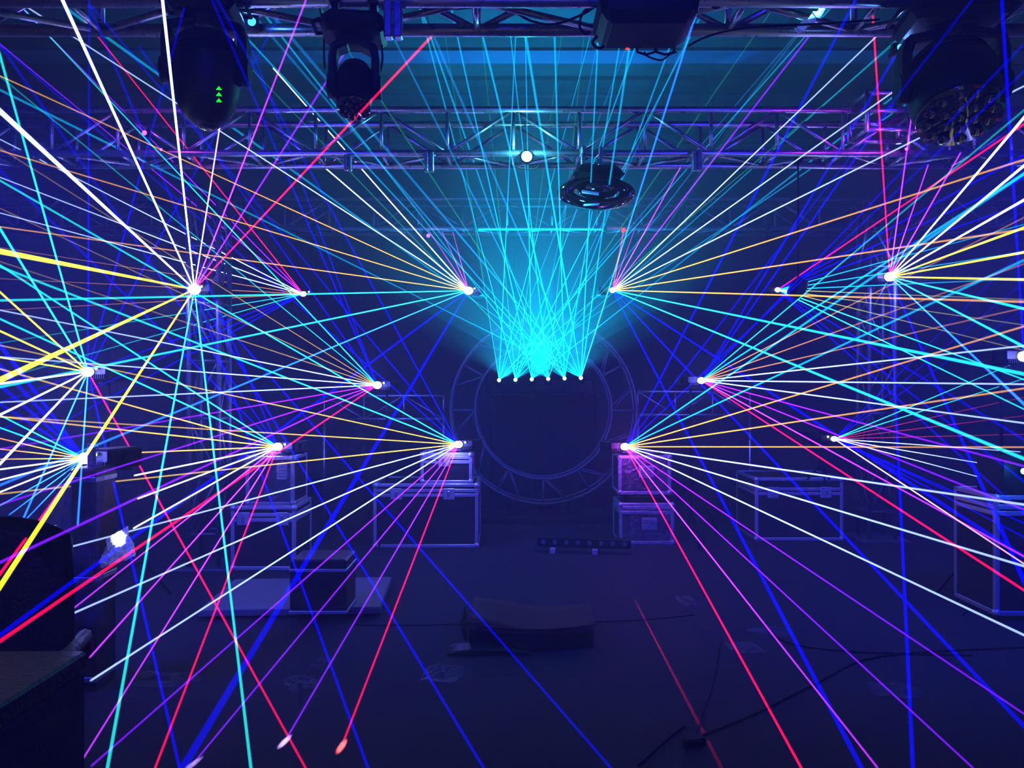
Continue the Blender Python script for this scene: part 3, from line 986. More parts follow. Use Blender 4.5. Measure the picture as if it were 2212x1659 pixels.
for i in range(15):
    u = i / 14
    for k, w_ in enumerate((-0.016, 0.016)):
        vs.append((-0.06 + 0.16 * u + w_ * 0.7 + 0.006 * math.sin(i * 2.1 + k), -0.03 + 0.012 * math.sin(i * 1.3 + k * 2), -0.065 + 0.13 * u + w_ * -0.8 + 0.008 * math.cos(i * 1.7)))
MB().add(vs, [(2 * i, 2 * i + 1, 2 * i + 3, 2 * i + 2) for i in range(14)]).build('strip', 'foil', t)

# ------------------------------------------------------------------ moving heads hanging from the trusses
def moving_head(px, py, d, s, pan, tilt, label, body='black', base=(0.34, 0.26, 0.12), yoke_w=0.36, barrel_r=0.13, barrel_l=0.34, led=None, cells=19, handles=True, ztop=ZB, drop=0.27, egg=False):
    """base hangs from two clamps on the truss; yoke below it; barrel turned by tilt. px,py = centre of the base's underside front"""
    p = P(px, py, d)
    t = thing('moving_head_light', label, 'moving head', (p.x, p.y, p.z), pan)
    bw, bd, bh = (v * s for v in base)
    MB().box((0, 0, bh / 2), (bw, bd, bh), 0.03 * s, taper=0.92).build('base', body, t)
    ht = max(0.05, ztop - (p.z + bh))
    for sx in (-0.3, 0.3):
        mb = MB()
        mb.box((sx * bw, 0, bh + ht * 0.5 - 0.02), (0.03, 0.05, ht + 0.04))
        mb.box((sx * bw, 0, bh + ht - 0.01), (0.05, 0.09, 0.05), 0.01)
        mb.build('clamp', 'black', t)
    if handles:
        for sx in (-1, 1):
            MB().path([(sx * bw * 0.5, -bd * 0.3, bh * 0.6), (sx * (bw * 0.5 + 0.035), -bd * 0.25, bh * 0.5), (sx * (bw * 0.5 + 0.035), bd * 0.25, bh * 0.5), (sx * bw * 0.5, bd * 0.3, bh * 0.6)], 0.009, 8).build('handle', 'rubber', t)
    yw = yoke_w * s
    drop = drop * s
    MB().lathe([(0.10 * s, -0.03 * s), (0.11 * s, 0.0)], 20).build('pan_bearing', 'rubber', t)
    for sx in (-1, 1):
        mb = MB()
        pts = [(sx * 0.05 * s, -0.035 * s), (sx * yw * 0.46, -0.06 * s), (sx * yw * 0.5, -0.12 * s), (sx * yw * 0.5, -drop)]
        for a, b in zip(pts, pts[1:]):
            ax, az = a; bx_, bz_ = b
            L = math.hypot(bx_ - ax, bz_ - az)
            ang = math.atan2(bx_ - ax, -(bz_ - az))
            mt = T((ax + bx_) / 2, 0, (az + bz_) / 2) @ Matrix.Rotation(-ang, 4, 'Y')
            mb.box((0, 0, 0), (0.045 * s, 0.13 * s, L + 0.03 * s), 0.012 * s, mat=mt)
        mb.tube((sx * (yw * 0.5 - 0.03 * s), 0, -drop), (sx * (yw * 0.5 + 0.03 * s), 0, -drop), 0.068 * s, n=20)
        mb.build('yoke_arm', body, t)
    R, L = barrel_r * s, barrel_l * s
    rot = T(0, 0, -drop) @ Matrix.Rotation(tilt, 4, 'X')
    prof = [(R * 0.45, L * 0.5), (R * 0.80, L * 0.46), (R * 0.98, L * 0.25), (R * 1.02, 0), (R * 1.0, -L * 0.32), (R * 0.94, -L * 0.46), (R * 0.86, -L * 0.5)]
    if egg:
        prof = [(R * 0.62, L * 0.52), (R * 0.86, L * 0.42), (R * 0.98, L * 0.18), (R * 1.0, -L * 0.05), (R * 0.96, -L * 0.3), (R * 0.84, -L * 0.5), (R * 0.62, -L * 0.66), (R * 0.34, -L * 0.76), (R * 0.1, -L * 0.79)]
    b = MB().lathe(prof, 28, mat=rot).build('head', body, t)
    mb = MB()
    for k in range(3):
        z = L * (0.34 - 0.07 * k)
        mb.lathe([(R * (0.93 + 0.03 * k), z - 0.006 * s), (R * (0.97 + 0.03 * k), z), (R * (0.93 + 0.03 * k), z + 0.006 * s)], 28, mat=rot)
    mb.build('cooling_rib', 'rubber', b)
    if not egg:
        MB().lathe([(R * 0.95, -L * 0.5 - 0.012 * s), (R * 0.95, -L * 0.47)], 28, mat=rot).build('bezel', 'gloss', b)
    if egg:
        MB().lathe([(R * 0.30, -L * 0.775), (R * 0.2, -L * 0.80), (R * 0.05, -L * 0.81)], 20, mat=rot).build('lens', 'lens', b)
    elif cells:
        mb = MB()
        spots = [(0, 0)]
        for ring_, cnt in ((0.38, 6), (0.72, 12)):
            spots += [(ring_ * R * math.cos(2 * PI * q / cnt + 0.2), ring_ * R * math.sin(2 * PI * q / cnt + 0.2)) for q in range(cnt)]
        for x, y in spots[:cells]:
            mb.lathe([(R * 0.14, -L * 0.5 - 0.012 * s), (R * 0.15, -L * 0.5 - 0.02 * s), (R * 0.07, -L * 0.5 - 0.028 * s)], 12, mat=rot @ T(x, y, 0))
        mb.build('lens_cells', 'lens', b)
    else:
        MB().lathe([(R * 0.8, -L * 0.5 - 0.013 * s), (R * 0.55, -L * 0.5 - 0.03 * s), (R * 0.2, -L * 0.5 - 0.038 * s)], 28, mat=rot).build('lens', 'lens', b)
    if led == 'red':
        MB().ball((-0.02 * s, -bd * 0.5 - 0.004, bh * 0.3), 0.009, 8).build('status_light', 'led_red', t, label='small red status light')
    if led == 'green':
        mb = MB()
        for q in range(3):
            z = -drop - 0.09 * s + 0.03 * s * (1 - q)
            mb.add([(-0.014 * s, -R * 1.06, z), (0.014 * s, -R * 1.06, z), (0, -R * 1.06, z + 0.018 * s), (-0.014 * s, -R * 1.03, z), (0.014 * s, -R * 1.03, z), (0, -R * 1.03, z + 0.018 * s)],
                   [(0, 1, 2), (5, 4, 3), (0, 3, 4, 1), (1, 4, 5, 2), (2, 5, 3, 0)], mat=T(0.092 * s, 0.045 * s, -0.075 * s))
        mb.build('display_marks', 'led_green', t, label='three green lit arrow marks')
    return t
moving_head(446, 40, 3.60, 0.90, 0.12, 0.08, 'big black egg-shaped moving head with green marks under the nearest truss, far left one', barrel_r=0.165, barrel_l=0.36, yoke_w=0.37, base=(0.33, 0.3, 0.10), led='green', cells=0, egg=True)
moving_head(766, 86, 3.60, 0.80, 0.1, -0.42, 'black moving head with a thin neck and dotted lens under the nearest truss', barrel_r=0.10, barrel_l=0.30, yoke_w=0.24, base=(0.36, 0.3, 0.12))
p = P(1404, 44, 3.42)
t = thing('profile_spotlight', 'large black box-bodied spotlight with a small red light at the top of the view', 'spotlight', (p.x, p.y + 0.15, p.z))
MB().box((0, 0, 0.075), (0.42, 0.34, 0.13), 0.03, taper=1.04).build('housing', 'black', t)
MB().box((0, 0, 0.012), (0.34, 0.28, 0.03), 0.012).build('base_plate', 'rubber', t)
MB().ball((-0.058, 0.128, -0.004), 0.008, 8).build('status_light', 'led_red', t, label='small red status light')
for x in (0.03, 0.12):
    MB().path([(x - 0.045, 0.13, 0.01), (x - 0.04, 0.13, -0.02), (x, 0.13, -0.032), (x + 0.04, 0.13, -0.02), (x + 0.045, 0.13, 0.01)], 0.006, 7).build('handle_loop', 'rubber', t)
for x in (-0.12, 0.12):
    MB().box((x, 0.03, 0.155), (0.03, 0.06, 0.05)).build('clamp', 'black', t)
moving_head(2056, 62, 3.58, 0.98, -0.15, -0.5, 'large dark moving head with a honeycomb lens at the upper right corner', barrel_r=0.19, barrel_l=0.36, yoke_w=0.42, base=(0.44, 0.34, 0.12))
p = P(1287, 392, 5.95)
t = thing('moving_head_light', 'glossy black moving head under the middle truss, in front of the cyan fan', 'moving head', p, 0.10)
MB().box((0, 0, 0.05), (0.39, 0.30, 0.10), 0.03, taper=0.86).build('base', 'black', t)
MB().box((0.0, -0.152, 0.055), (0.055, 0.006, 0.03), 0.002).build('display', 'lens', t)
for x in (-0.10, 0.03):
    mb = MB()
    mb.box((x, 0, 0.11), (0.045, 0.10, 0.03), 0.006)
    mb.box((x, 0, 0.17), (0.03, 0.05, 0.12), 0.004)
    mb.box((x, 0, ZB - p.z), (0.04, 0.09, 0.07), 0.01)
    mb.build('clamp', 'alu', t)
Q = 40
vs, fs = [], []
for i in range(Q):
    q = 2 * PI * i / Q
    cx_, cz_ = 0.235 * math.cos(q), 0.085 * math.sin(q) - 0.095
    wd = 0.050 + 0.012 * math.cos(q) ** 2
    for k in range(10):
        e_ = 2 * PI * k / 10
        rr = wd * math.cos(e_)
        vs.append((cx_ + rr * math.cos(q), 0.11 * math.sin(e_) - 0.01, cz_ + rr * 0.75 * math.sin(q)))
for i in range(Q):
    for k in range(10):
        fs.append((i * 10 + k, i * 10 + (k + 1) % 10, ((i + 1) % Q) * 10 + (k + 1) % 10, ((i + 1) % Q) * 10 + k))
MB().add(vs, fs, True).build('yoke', 'gloss', t)
hd = MB().ball((0.01, -0.02, -0.075), 0.15, 24, sx=1.0, sy=1.1, sz=0.42).build('head', 'gloss', t)
MB().box((-0.055, -0.14, -0.128), (0.13, 0.02, 0.022), 0.004, mat=Matrix.Rotation(0.12, 4, 'Y')).build('head_reflection', 'foil', hd, label='pale plate for a reflection on the head')  # pale plate standing in for a reflection on the glossy head
MB().box((-0.075, -0.12, -0.198), (0.12, 0.03, 0.014), 0.004, mat=Matrix.Rotation(-0.08, 4, 'Y')).build('yoke_reflection', 'foil', t, label='pale plate for a reflection under the yoke')  # second pale plate shaped as a reflection, below the yoke
light('POINT', P(1262, 446, 5.75), 0.5, (0.05, 0.65, 1), 0.02, name='plate_fill_light')  # added light without a lamp, brightens the pale reflection plates
# small black lamp hanging in front of the high right laser
t = thing('hanging_par_lamp', 'small black hanging lamp that hides part of the olive and turquoise rays', 'lamp', P(1724, 622, 6.15))
MB().lathe([(0.05, 0.07), (0.062, 0.03), (0.064, -0.05), (0.055, -0.075)], 20, mat=Matrix.Rotation(0.5, 4, 'Y')).build('housing', 'black', t)
MB().tube((0, 0, 0.05), (0, 0, ZB - P(1724, 622, 6.15).z - 0.0), 0.007, n=8).build('drop_pole', 'black', t)
MB().box((0, 0, ZB - P(1724, 622, 6.15).z), (0.05, 0.08, 0.07), 0.01).build('clamp', 'black', t)

# ------------------------------------------------------------------ cables on the trusses
def cable(pts, r, label, name='cable', group='black cables'):
    p0 = Vector(pts[0])
    # smooth through the points
    out = []
    q = [Vector(p) for p in pts]
    for i in range(len(q) - 1):
        a, b = q[max(i - 1, 0)], q[i]
        c, d = q[i + 1], q[min(i + 2, len(q) - 1)]
        for k in range(6):
            t = k / 6
            out.append(0.5 * ((2 * b) + (c - a) * t + (2 * a - 5 * b + 4 * c - d) * t * t + (3 * b - a - 3 * c + d) * t ** 3))
    out.append(q[-1])
    o = MB().path([v - p0 for v in out], r, 7).build(name, 'rubber', None, loc=p0)
    return tag(o, label, 'cable', group)
def c3(l, d): return [P(x, y, d + (e[0] if e else 0)) for x, y, *e in l]
cable(c3([(840, 10), (900, 16), (980, 19), (1060, 13), (1110, 26), (1150, 46), (1200, 52), (1260, 30), (1300, 4)], 3.75), 0.006, 'long black cable sagging inside the nearest truss')
cable(c3([(1300, 2), (1262, 24), (1252, 55), (1262, 72), (1275, 70)], 3.7), 0.006, 'black cable loop beside the large moving head with the red light')
cable(c3([(1290, 78), (1280, 92), (1292, 104), (1305, 100)], 3.5), 0.007, 'short black cable loop under the corner of the red-light moving head')
cable(c3([(1392, 112), (1400, 122), (1428, 130), (1446, 118), (1462, 112)], 3.4), 0.004, 'thin black cable hanging under the red-light moving head')
cable(c3([(1530, -4), (1536, 12), (1548, 17), (1560, 8), (1562, -6)], 3.6), 0.006, 'round cable loop at the top edge beside the red-light moving head')
cable(c3([(1486, 100), (1530, 78), (1600, 62), (1700, 55), (1800, 50), (1900, 42)], 3.52), 0.005, 'black cable running along the nearest truss towards the dark corner')
cable(c3([(688, 6), (699, 60), (700, 120), (702, 148)], 3.72), 0.005, 'straight black cable beside the thin-neck moving head')
cable(c3([(822, 70), (826, 130), (816, 170)], 3.66), 0.005, 'black cable on the far side of the thin-neck moving head')
cable(c3([(1060, 640), (1056, 665), (1075, 685), (1100, 684), (1112, 665), (1112, 640), (1110, 510), (1106, 498)], 8.98), 0.004, 'black cable loop hanging behind the cyan fan')
cable(c3([(640, 498), (642, 560), (648, 600), (645, 628)], 8.82), 0.006, 'black power cable to the red and violet laser')
cable(c3([(994, 498), (990, 560), (1000, 600), (1004, 620)], 8.84), 0.006, 'black power cable to the high laser left above the ring')
cable([P(1106, 345, 5.9), P(1105, 352, 5.9), P(1112, 360, 5.9), P(1150, 366, 5.92), P(1165, 357, 5.92)], 0.004, 'thin cable under the glaring cyan lamp')

# ------------------------------------------------------------------ flight cases
def flight_case(px0, px1, py0, py1, d, depth, label, lid=0.0, latches=(), castors=0.0, plate=None, wrap=False, group='flight cases on the floor', floor=False):
    a, b = P(px0, py1, d), P(px1, py0, d)
    w, h = b.x - a.x, b.z - a.z
    t = thing('flight_case', label, 'flight case', ((a.x + b.x) / 2, d + depth / 2, a.z), 0, group)
    c = castors
    MB().box((0, 0, c + (h - c) / 2), (w - 0.02, depth - 0.02, h - c - 0.02), 0.004).build('panels', 'ply', t)
    e = 0.032
    mb = MB()
    for sx in (-1, 1):
        for sy in (-1, 1):
            mb.box((sx * (w - e) / 2, sy * (depth - e) / 2, c + (h - c) / 2), (e, e, h - c), 0.004)
    for z in (c + e / 2, h - e / 2):
        for s_ in (-1, 1):
            mb.box((0, s_ * (depth - e) / 2, z), (w - e, e, e), 0.004)
            mb.box((s_ * (w - e) / 2, 0, z), (e, depth - e, e), 0.004)
    mb.build('edging', 'edge', t)
    if lid:
        z = h - lid
        mb = MB()
        for dz in (-0.022, 0.022):
            for s_ in (-1, 1):
                mb.box((0, s_ * (depth - 0.022) / 2, z + dz), (w - 0.02, 0.026, 0.032), 0.003)
                mb.box((s_ * (w - 0.022) / 2, 0, z + dz), (0.026, depth - 0.02, 0.032), 0.003)
        mb.build('lid_trim', 'edge', t)
    for sx in (-1, 1):
        for z in (c + 0.02, h - 0.02):
            MB().ball((sx * (w / 2 - 0.016), -depth / 2 + 0.016, z), 0.03, 10).build('corner_cap', 'edge', t)
    for x in latches:
        lt = MB().box((x * w, -depth / 2 - 0.004, h - lid - 0.01), (0.11, 0.014, 0.11), 0.004).build('latch', 'edge', t)
        MB().box((x * w, -depth / 2 - 0.014, h - lid - 0.01), (0.022, 0.014, 0.06), 0.004, mat=None).build('butterfly_key', 'alu', lt)
    if castors:
        for sx in (-1, 1):
            for sy in (-1, 1):
                MB().tube((sx * (w / 2 - 0.09) - 0.015, sy * (depth / 2 - 0.08), c * 0.5), (sx * (w / 2 - 0.09) + 0.015, sy * (depth / 2 - 0.08), c * 0.5), c * 0.49, n=16).build('castor', 'rubber', t)
    if plate:
        x, z, pw, ph = plate
        pl = MB().box((x * w, -depth / 2 + 0.002, z * h), (pw, 0.012, ph), 0.003).build('recessed_handle', 'edge', t)
        mb = MB()
        for q in range(4):
            mb.box((x * w, -depth / 2 - 0.007, z * h + ph * (0.3 - 0.2 * q)), (pw * 0.8, 0.008, ph * 0.06))
        mb.build('handle_bars', 'alu', pl)
    if wrap:
        mb = MB()
        nx, nz = 22, 16
        rnd = random.Random(int(px0))
        vs = []
        for j in range(nz + 1):
            for i in range(nx + 1):
                x = -w / 2 - 0.01 + (w + 0.02) * i / nx
                z = c + (h - c) * j / nz
                vs.append((x, -depth / 2 - 0.012 - rnd.random() * 0.012, z))
        fs = [(j * (nx + 1) + i, j * (nx + 1) + i + 1, (j + 1) * (nx + 1) + i + 1, (j + 1) * (nx + 1) + i) for j in range(nz) for i in range(nx)]
        mb.add(vs, fs, False)
        mb.build('stretch_wrap', 'film', t, label='clear stretch wrap')
    return t, a, b
dF = lambda py: EYE * F / (py - 829.5)      # depth at which the floor shows at that row
flight_case(806, 1033, 1045, 1183, dF(1183), 0.62, 'wide flight case on the floor left of the ring, under a smaller case', lid=0.09, latches=(-0.28, 0.22))
d1 = dF(1183)
flight_case(908, 1020, 978, 1044.6, d1 + 0.06, 0.42, 'small flight case on top of the wide one left of the ring', lid=0.07, latches=(-0.05,))
d2 = dF(1176)
flight_case(1338, 1456, 1087, 1176, d2, 0.5, 'lower wrapped flight case of the stack right of the ring', lid=0.07, plate=(0.05, 0.5, 0.15, 0.12), wrap=True)
t, a, b = flight_case(1336, 1450, 984, 1086.6, d2, 0.5, 'upper wrapped flight case right of the ring, under the magenta glowing laser', castors=0.085, plate=(0.03, 0.66, 0.15, 0.12), wrap=True)
d3 = dF(1232)
flight_case(498, 638, 1093, 1232, d3, 0.55, 'lower flight case beside the left truss tower', lid=0.10, latches=(-0.3, 0.3))
flight_case(530, 635, 986, 1092.6, d3 + 0.02, 0.45, 'upper wrapped flight case under the low laser beside the left truss tower', plate=(0.25, 0.7, 0.09, 0.14), wrap=True)
d4 = dF(1168)
flight_case(1632, 1822, 1032, 1168, d4, 0.7, 'wide dark flight case in the right background under the small laser', lid=0.14, latches=(-0.3, 0.3))
p = P(1802, 948, 7.6)
stand(p.x - 0.075, p.y + 0.14, p.z - 0.075, 'short tripod stand on the wide dark flight case on the right', z0=EYE + (829.5 - 1032) / F * d4)
d5 = dF(1320)
# low white stage board with a grey case on it
a, b = P(424, 1336, dF(1336)), P(812, 1336, dF(1336))
t = thing('stage_board', 'low pale stage board lying on the floor left of the middle', 'board', ((a.x + b.x) / 2, a.y + 0.42, 0), 0.06)
MB().box((0, 0, 0.045), (b.x - a.x, 0.85, 0.05), 0.006).build('top', 'board', t)
MB().box((0, 0, 0.01), (b.x - a.x - 0.1, 0.75, 0.02), 0.004).build('underframe', 'black', t)
a, b = P(652, 1256, 5.55), P(768, 1148, 5.55)
t = thing('equipment_case', 'grey case with a dark round handle standing on the pale stage board', 'case', ((a.x + b.x) / 2, 5.3, 0.072))
w, h = b.x - a.x, 0.36
MB().box((0, 0.1, h / 2), (w, 0.32, h), 0.012).build('body', 'ply', t)
MB().box((0, 0.1, h * 0.8), (w + 0.008, 0.328, 0.02), 0.003).build('lid_trim', 'edge', t)
MB().box((0, 0.1, 0.01), (w + 0.008, 0.328, 0.02), 0.003).build('base_trim', 'edge', t)
MB().path([(w * 0.12 + 0.04 * math.cos(q * PI / 6), -0.07, h * 0.45 + 0.04 * math.sin(q * PI / 6)) for q in range(12)], 0.006, 6, True).build('handle_ring', 'rubber', t)

# LED batten on the floor in front of the ring
a, b = P(1160, 1170, 7.45), P(1362, 1170, 7.45)
t = thing('led_batten', 'low black batten with eight round unlit lenses on the floor before the ring', 'light bar', ((a.x + b.x) / 2, 7.45, 0), -0.14)
w = b.x - a.x
MB().box((0, 0.04, 0.095), (w, 0.09, 0.09), 0.01).build('housing', 'black', t)
for i in range(8):
    MB().tube((-w / 2 + 0.06 + i * (w - 0.12) / 7, -0.012, 0.10), (-w / 2 + 0.06 + i * (w - 0.12) / 7, 0.0, 0.10), 0.021, n=14).build('lens', 'labelp', t)
for sx in (-0.33, 0.12):
    MB().box((sx * w, 0.0, 0.025), (0.05, 0.14, 0.05), 0.004).build('foot', 'edge', t)

# ------------------------------------------------------------------ cardboard in the middle of the floor
t = thing('cardboard_box', 'flattened dark cardboard box bent upwards in the middle of the floor', 'box', (P(1130, 1370, 5.0).x, 5.05, 0))
def sheet(nx, ny, fn, th, name, mat, parent=None):
    vs = []
    for s_ in (0, 1):
        for j in range(ny + 1):
            for i in range(nx + 1):
                x, y, z = fn(i / nx, j / ny)
                vs.append((x, y, z - s_ * th))
    m = (nx + 1) * (ny + 1)
    I = lambda s_, i, j: s_ * m + j * (nx + 1) + i
    fs = []
    for j in range(ny):
        for i in range(nx):
            fs.append((I(0, i, j), I(0, i + 1, j), I(0, i + 1, j + 1), I(0, i, j + 1)))
            fs.append((I(1, i, j + 1), I(1, i + 1, j + 1), I(1, i + 1, j), I(1, i, j)))
    for i in range(nx):
        fs.append((I(1, i, 0), I(1, i + 1, 0), I(0, i + 1, 0), I(0, i, 0)))
        fs.append((I(0, i, ny), I(0, i + 1, ny), I(1, i + 1, ny), I(1, i, ny)))
    for j in range(ny):
        fs.append((I(0, 0, j), I(0, 0, j + 1), I(1, 0, j + 1), I(1, 0, j)))
        fs.append((I(1, nx, j), I(1, nx, j + 1), I(0, nx, j + 1), I(0, nx, j)))
    return MB().add(vs, fs, True).build(name, mat, parent)
sheet(14, 6, lambda u, v: ((u - 0.5) * 0.78 + 0.06, -0.22 + v * 0.5 - 0.10 * math.sin(u * PI) * (1 - v), 0.135 + 0.025 * math.cos(u * 5) - 0.02 * u), 0.006, 'top_flap', 'card', t)
sheet(14, 4, lambda u, v: ((u - 0.5) * 0.76 + 0.05, -0.25 + v * 0.02 - 0.09 * math.sin(u * PI), 0.004 + 0.125 * v), 0.004, 'front_panel', 'black', t)
sheet(8, 4, lambda u, v: (-0.36 - 0.03 * v, -0.2 + u * 0.45, 0.004 + 0.12 * v), 0.004, 'side_panel', 'card', t)
sheet(10, 3, lambda u, v: ((u - 0.5) * 0.5 - 0.2, -0.42 + v * 0.18, 0.012 + 0.02 * math.sin(u * 3)), 0.006, 'loose_flap', 'black', t)

# ------------------------------------------------------------------ plastic scraps and cables on the floor
def scrap(px, py, w, dep, label, seed):
    d = dF(py)
    rnd = random.Random(seed)
    x0 = (px - 1106) / F * d
    nx, ny = 16, 12
    vs = []
    for j in range(ny + 1):
        for i in range(nx + 1):
            u, v = i / nx - 0.5, j / ny - 0.5
            k = 1 + 0.25 * noise.noise((u * 3 + seed, v * 3, 0.5))
            z = 0.004 + max(0, 0.030 * (noise.noise((u * 7, v * 7, seed * 3.1)) + 0.5) * (1 - 3.2 * max(abs(u), abs(v)) ** 2))
            vs.append((u * w * k * (1 - 0.5 * abs(v) ** 2 * 2), v * dep * k, z))
    fs = [(j * (nx + 1) + i, j * (nx + 1) + i + 1, (j + 1) * (nx + 1) + i + 1, (j + 1) * (nx + 1) + i) for j in range(ny) for i in range(nx)]
    o = MB().add(vs, fs, False).build('plastic_scrap', 'scrap', None, loc=(x0, d, 0), rot=(0, 0, rnd.random() * 0.6 - 0.3))
    return tag(o, label, 'plastic scrap', 'plastic scraps on the floor')
scrap(956, 1458, 0.22, 0.26, 'crumpled clear plastic scrap alone in the lower middle of the floor', 1)
scrap(648, 1478, 0.17, 0.2, 'crumpled plastic scrap just above the violet spot of light on the floor', 2)
scrap(694, 1438, 0.13, 0.18, 'small plastic scrap beside the crumpled one above the violet spot', 3)
scrap(350, 1470, 0.38, 0.22, 'long plastic sheet on the floor beside the dark box, turquoise ray in front', 4)
scrap(1484, 1300, 0.14, 0.3, 'small plastic scrap on the floor near the two red rays on the right', 5)
scrap(1610, 1402, 0.22, 0.2, 'larger plastic scrap beside the thick blue ray on the right floor', 6)
scrap(1664, 1366, 0.28, 0.16, 'narrow plastic strip behind the larger scrap on the right floor', 7)
scrap(1930, 1492, 0.26, 0.2, 'faint plastic sheet under the purple rays at lower right', 8)
def fl(px, py, h=0.006):
    d = dF(py)
    v = P(px, py, d); v.z = h
    return v
cable([fl(1500, 1600), fl(1515, 1550), fl(1540, 1480), fl(1560, 1380)], 0.003, 'thin pale-edged wire curving across the floor beside the red glow')
cable([fl(1520, 1590), fl(1640, 1540), fl(1760, 1480), fl(1900, 1420), fl(2212, 1400)], 0.006, 'black cable running over the right floor')
cable([fl(1480, 1570), fl(1440, 1600), fl(1380, 1655)], 0.006, 'black cable end leaving the lower edge')
cable([fl(1660, 1370), fl(1720, 1395), fl(1850, 1410), fl(2100, 1418)], 0.005, 'black cable beside the plastic strip')
cable([fl(760, 1352), fl(900, 1352), fl(1000, 1350), fl(1250, 1346), fl(1400, 1340), fl(1500, 1330)], 0.003, 'thin cable crossing the floor at the cardboard')
cable([fl(2080, 1330), fl(2130, 1280), fl(2160, 1210)], 0.005, 'short black cable near the right edge of the floor')
t = thing('power_adapter', 'small dark power adapter on the floor where the red glow is', 'adapter', fl(1500, 1612, 0.0), 0.3)
MB().box((0, 0, 0.02), (0.10, 0.05, 0.04), 0.008).build('body', 'rubber', t)
MB().box((0, -0.026, 0.02), (0.05, 0.003, 0.02)).build('sticker', 'black', t)

# ------------------------------------------------------------------ wrapped equipment, chair and box at far left
dw = 4.1
a, b = P(150, 1012, dw), P(206, 1012, dw)
t = thing('wrapped_equipment', 'tall equipment case wrapped in clear plastic, dazzling white reflection near its foot', 'wrapped case', ((a.x + b.x) / 2, dw + 0.11, 0))
w, h = b.x - a.x, a.z
MB().box((0, 0, h / 2), (w, 0.22, h), 0.012).build('body', 'ply', t)
for z in (0.06, h * 0.5, h - 0.06):
    MB().box((0, 0, z), (w + 0.006, 0.226, 0.03), 0.004).build('trim_band', 'edge', t)
def wrapf(u, v):
    return ((u - 0.5) * (w + 0.07) + 0.02 + 0.015 * math.sin(v * 9), -0.14 - 0.02 * noise.noise((u * 5, v * 9, 2.0)) - 0.01, 0.35 + v * (h - 0.30))
sheet(16, 26, wrapf, 0.001, 'stretch_wrap', 'film', t)
t = thing('clamp_bracket', 'pale upright clamp bracket with a hook on top of the wrapped equipment case', 'bracket', P(198, 1012, dw + 0.1))
MB().box((0, 0, 0.065), (0.035, 0.03, 0.13), 0.003).build('plate', 'board', t)
MB().path([(0.018, 0, 0.10), (0.03, 0, 0.095), (0.035, 0, 0.11), (0.025, 0, 0.125), (0.018, 0, 0.12)], 0.004, 6).build('hook', 'alu', t)
# glossy folded foil near the foot of the wrapped case where three white rays land
t = thing('plastic_bag', 'crumpled shiny plastic bag lit dazzling white beside the wrapped case', 'plastic bag', P(260, 1190, 4.15))
vs = []
for j in range(19):
    for i in range(19):
        u, v = i / 18, j / 18
        fold = 0.028 * noise.noise((u * 7, v * 7, 4.0)) + 0.012 * noise.noise((u * 19, v * 17, 1.0))
        vs.append(((u - 0.5) * (0.15 + 0.04 * math.sin(v * 4 + 1)) + 0.012 * noise.noise((v * 6, 3.0, u)), -0.03 + fold, -0.055 + v * 0.16 + 0.06 * (u - 0.5) + 0.01 * noise.noise((u * 6, 9.0, v))))
MB().add(vs, [(j * 19 + i, j * 19 + i + 1, (j + 1) * 19 + i + 1, (j + 1) * 19 + i) for j in range(18) for i in range(18)]).build('bag', 'foil', t)

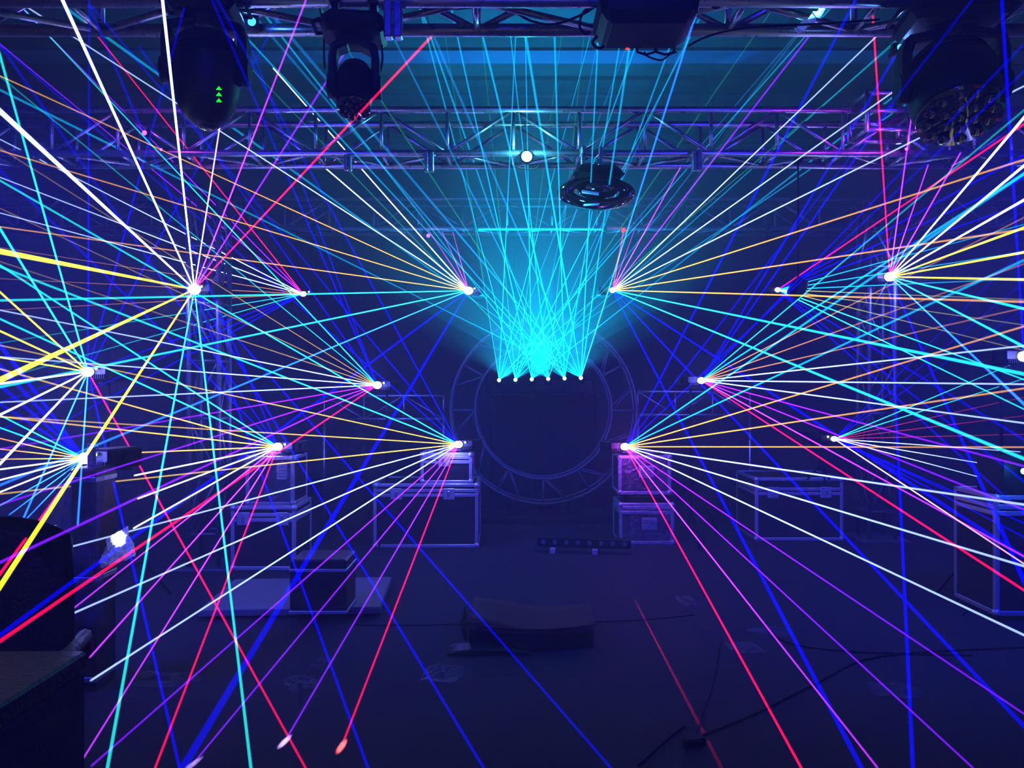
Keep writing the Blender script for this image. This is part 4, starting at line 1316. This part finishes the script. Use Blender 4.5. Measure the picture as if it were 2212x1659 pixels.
t = thing('padded_chair', 'dark round-backed padded chair at the left edge', 'chair', (-1.86, 2.75, 0), 0.25)
zt = EYE + (829.5 - 1120) / F * 2.7
def backf(u, v):
    a = (u - 0.5)
    return (a * 0.62 * (1 - 0.10 * v ** 3), -0.02 + 0.22 * a * a - 0.10 * (1 - v), 0.50 + v * (zt - 0.50) - 0.30 * abs(a) ** 3 * v * 2.2)
sheet(16, 12, backf, 0.0, 'back_cover', 'hide', t)
mb = MB()
for j in range(9):
    v0, v1 = j / 9, (j + 1) / 9
mb.box((0, 0.05, 0.50 + (zt - 0.50) * 0.47), (0.56, 0.13, (zt - 0.50) * 0.90), 0.05)
mb.build('backrest', 'hide', t)
MB().box((0, -0.28, 0.46), (0.58, 0.56, 0.12), 0.04).build('seat', 'hide', t)
for sx in (-1, 1):
    MB().path([(sx * 0.33, 0.04, 0.62), (sx * 0.34, -0.02, 0.70), (sx * 0.34, -0.30, 0.71), (sx * 0.33, -0.40, 0.66), (sx * 0.32, -0.42, 0.48)], 0.026, 8).build('armrest', 'hide', t)
MB().tube((0, -0.25, 0.10), (0, -0.25, 0.41), 0.03, n=12).build('column', 'black', t)
mb = MB()
for k in range(5):
    q = 2 * PI * k / 5
    mb.tube((0, -0.25, 0.11), (0.29 * math.cos(q), -0.25 + 0.29 * math.sin(q), 0.065), 0.02, 0.014, n=8)
mb.build('base', 'black', t)
for k in range(5):
    q = 2 * PI * k / 5
    MB().ball((0.29 * math.cos(q), -0.25 + 0.29 * math.sin(q), 0.031), 0.03, 10, sx=0.7).build('castor', 'rubber', t)

t = thing('control_desk', 'big dark box desk in the lower left corner with a sharp upright edge', 'desk', (-1.983, 1.35, 0))
MB().box((0, 0, 0.40), (1.60, 1.68, 0.80), 0.01).build('body', 'cloth', t)
MB().box((0, 0, 0.829), (1.60, 1.70, 0.056), 0.008).build('top', 'hide', t)

# fixture on a dark case at the right edge
dr = 5.3
a, b = P(2164, 1070, dr), P(2164, 990, dr)
t = thing('effect_light', 'square effect light with a cyan glowing lens at the right edge', 'effect light', (P(2208, 1070, dr).x, dr + 0.15, a.z))
hh = b.z - a.z
MB().box((0, 0, hh / 2), (0.27, 0.30, hh), 0.015).build('housing', 'black', t)
MB().tube((0.0, -0.15, hh * 0.66), (0.0, -0.165, hh * 0.66), 0.035, n=18).build('lens_ring', 'gloss', t)
MB().ball((0.0, -0.165, hh * 0.66), 0.020, 12, sy=0.5).build('lens', 'cyan_glow', t, label='glowing cyan lens')
light('POINT', P(2208, 1018, dr - 0.12), 0.6, (0.05, 0.4, 1), 0.02, name='effect_light_spill')
t2, _, _ = flight_case(2150, 2300, 1070.4, 1331, dr, 0.5, 'dark upright flight case at the right edge under the cyan lens', latches=(), lid=0.1)
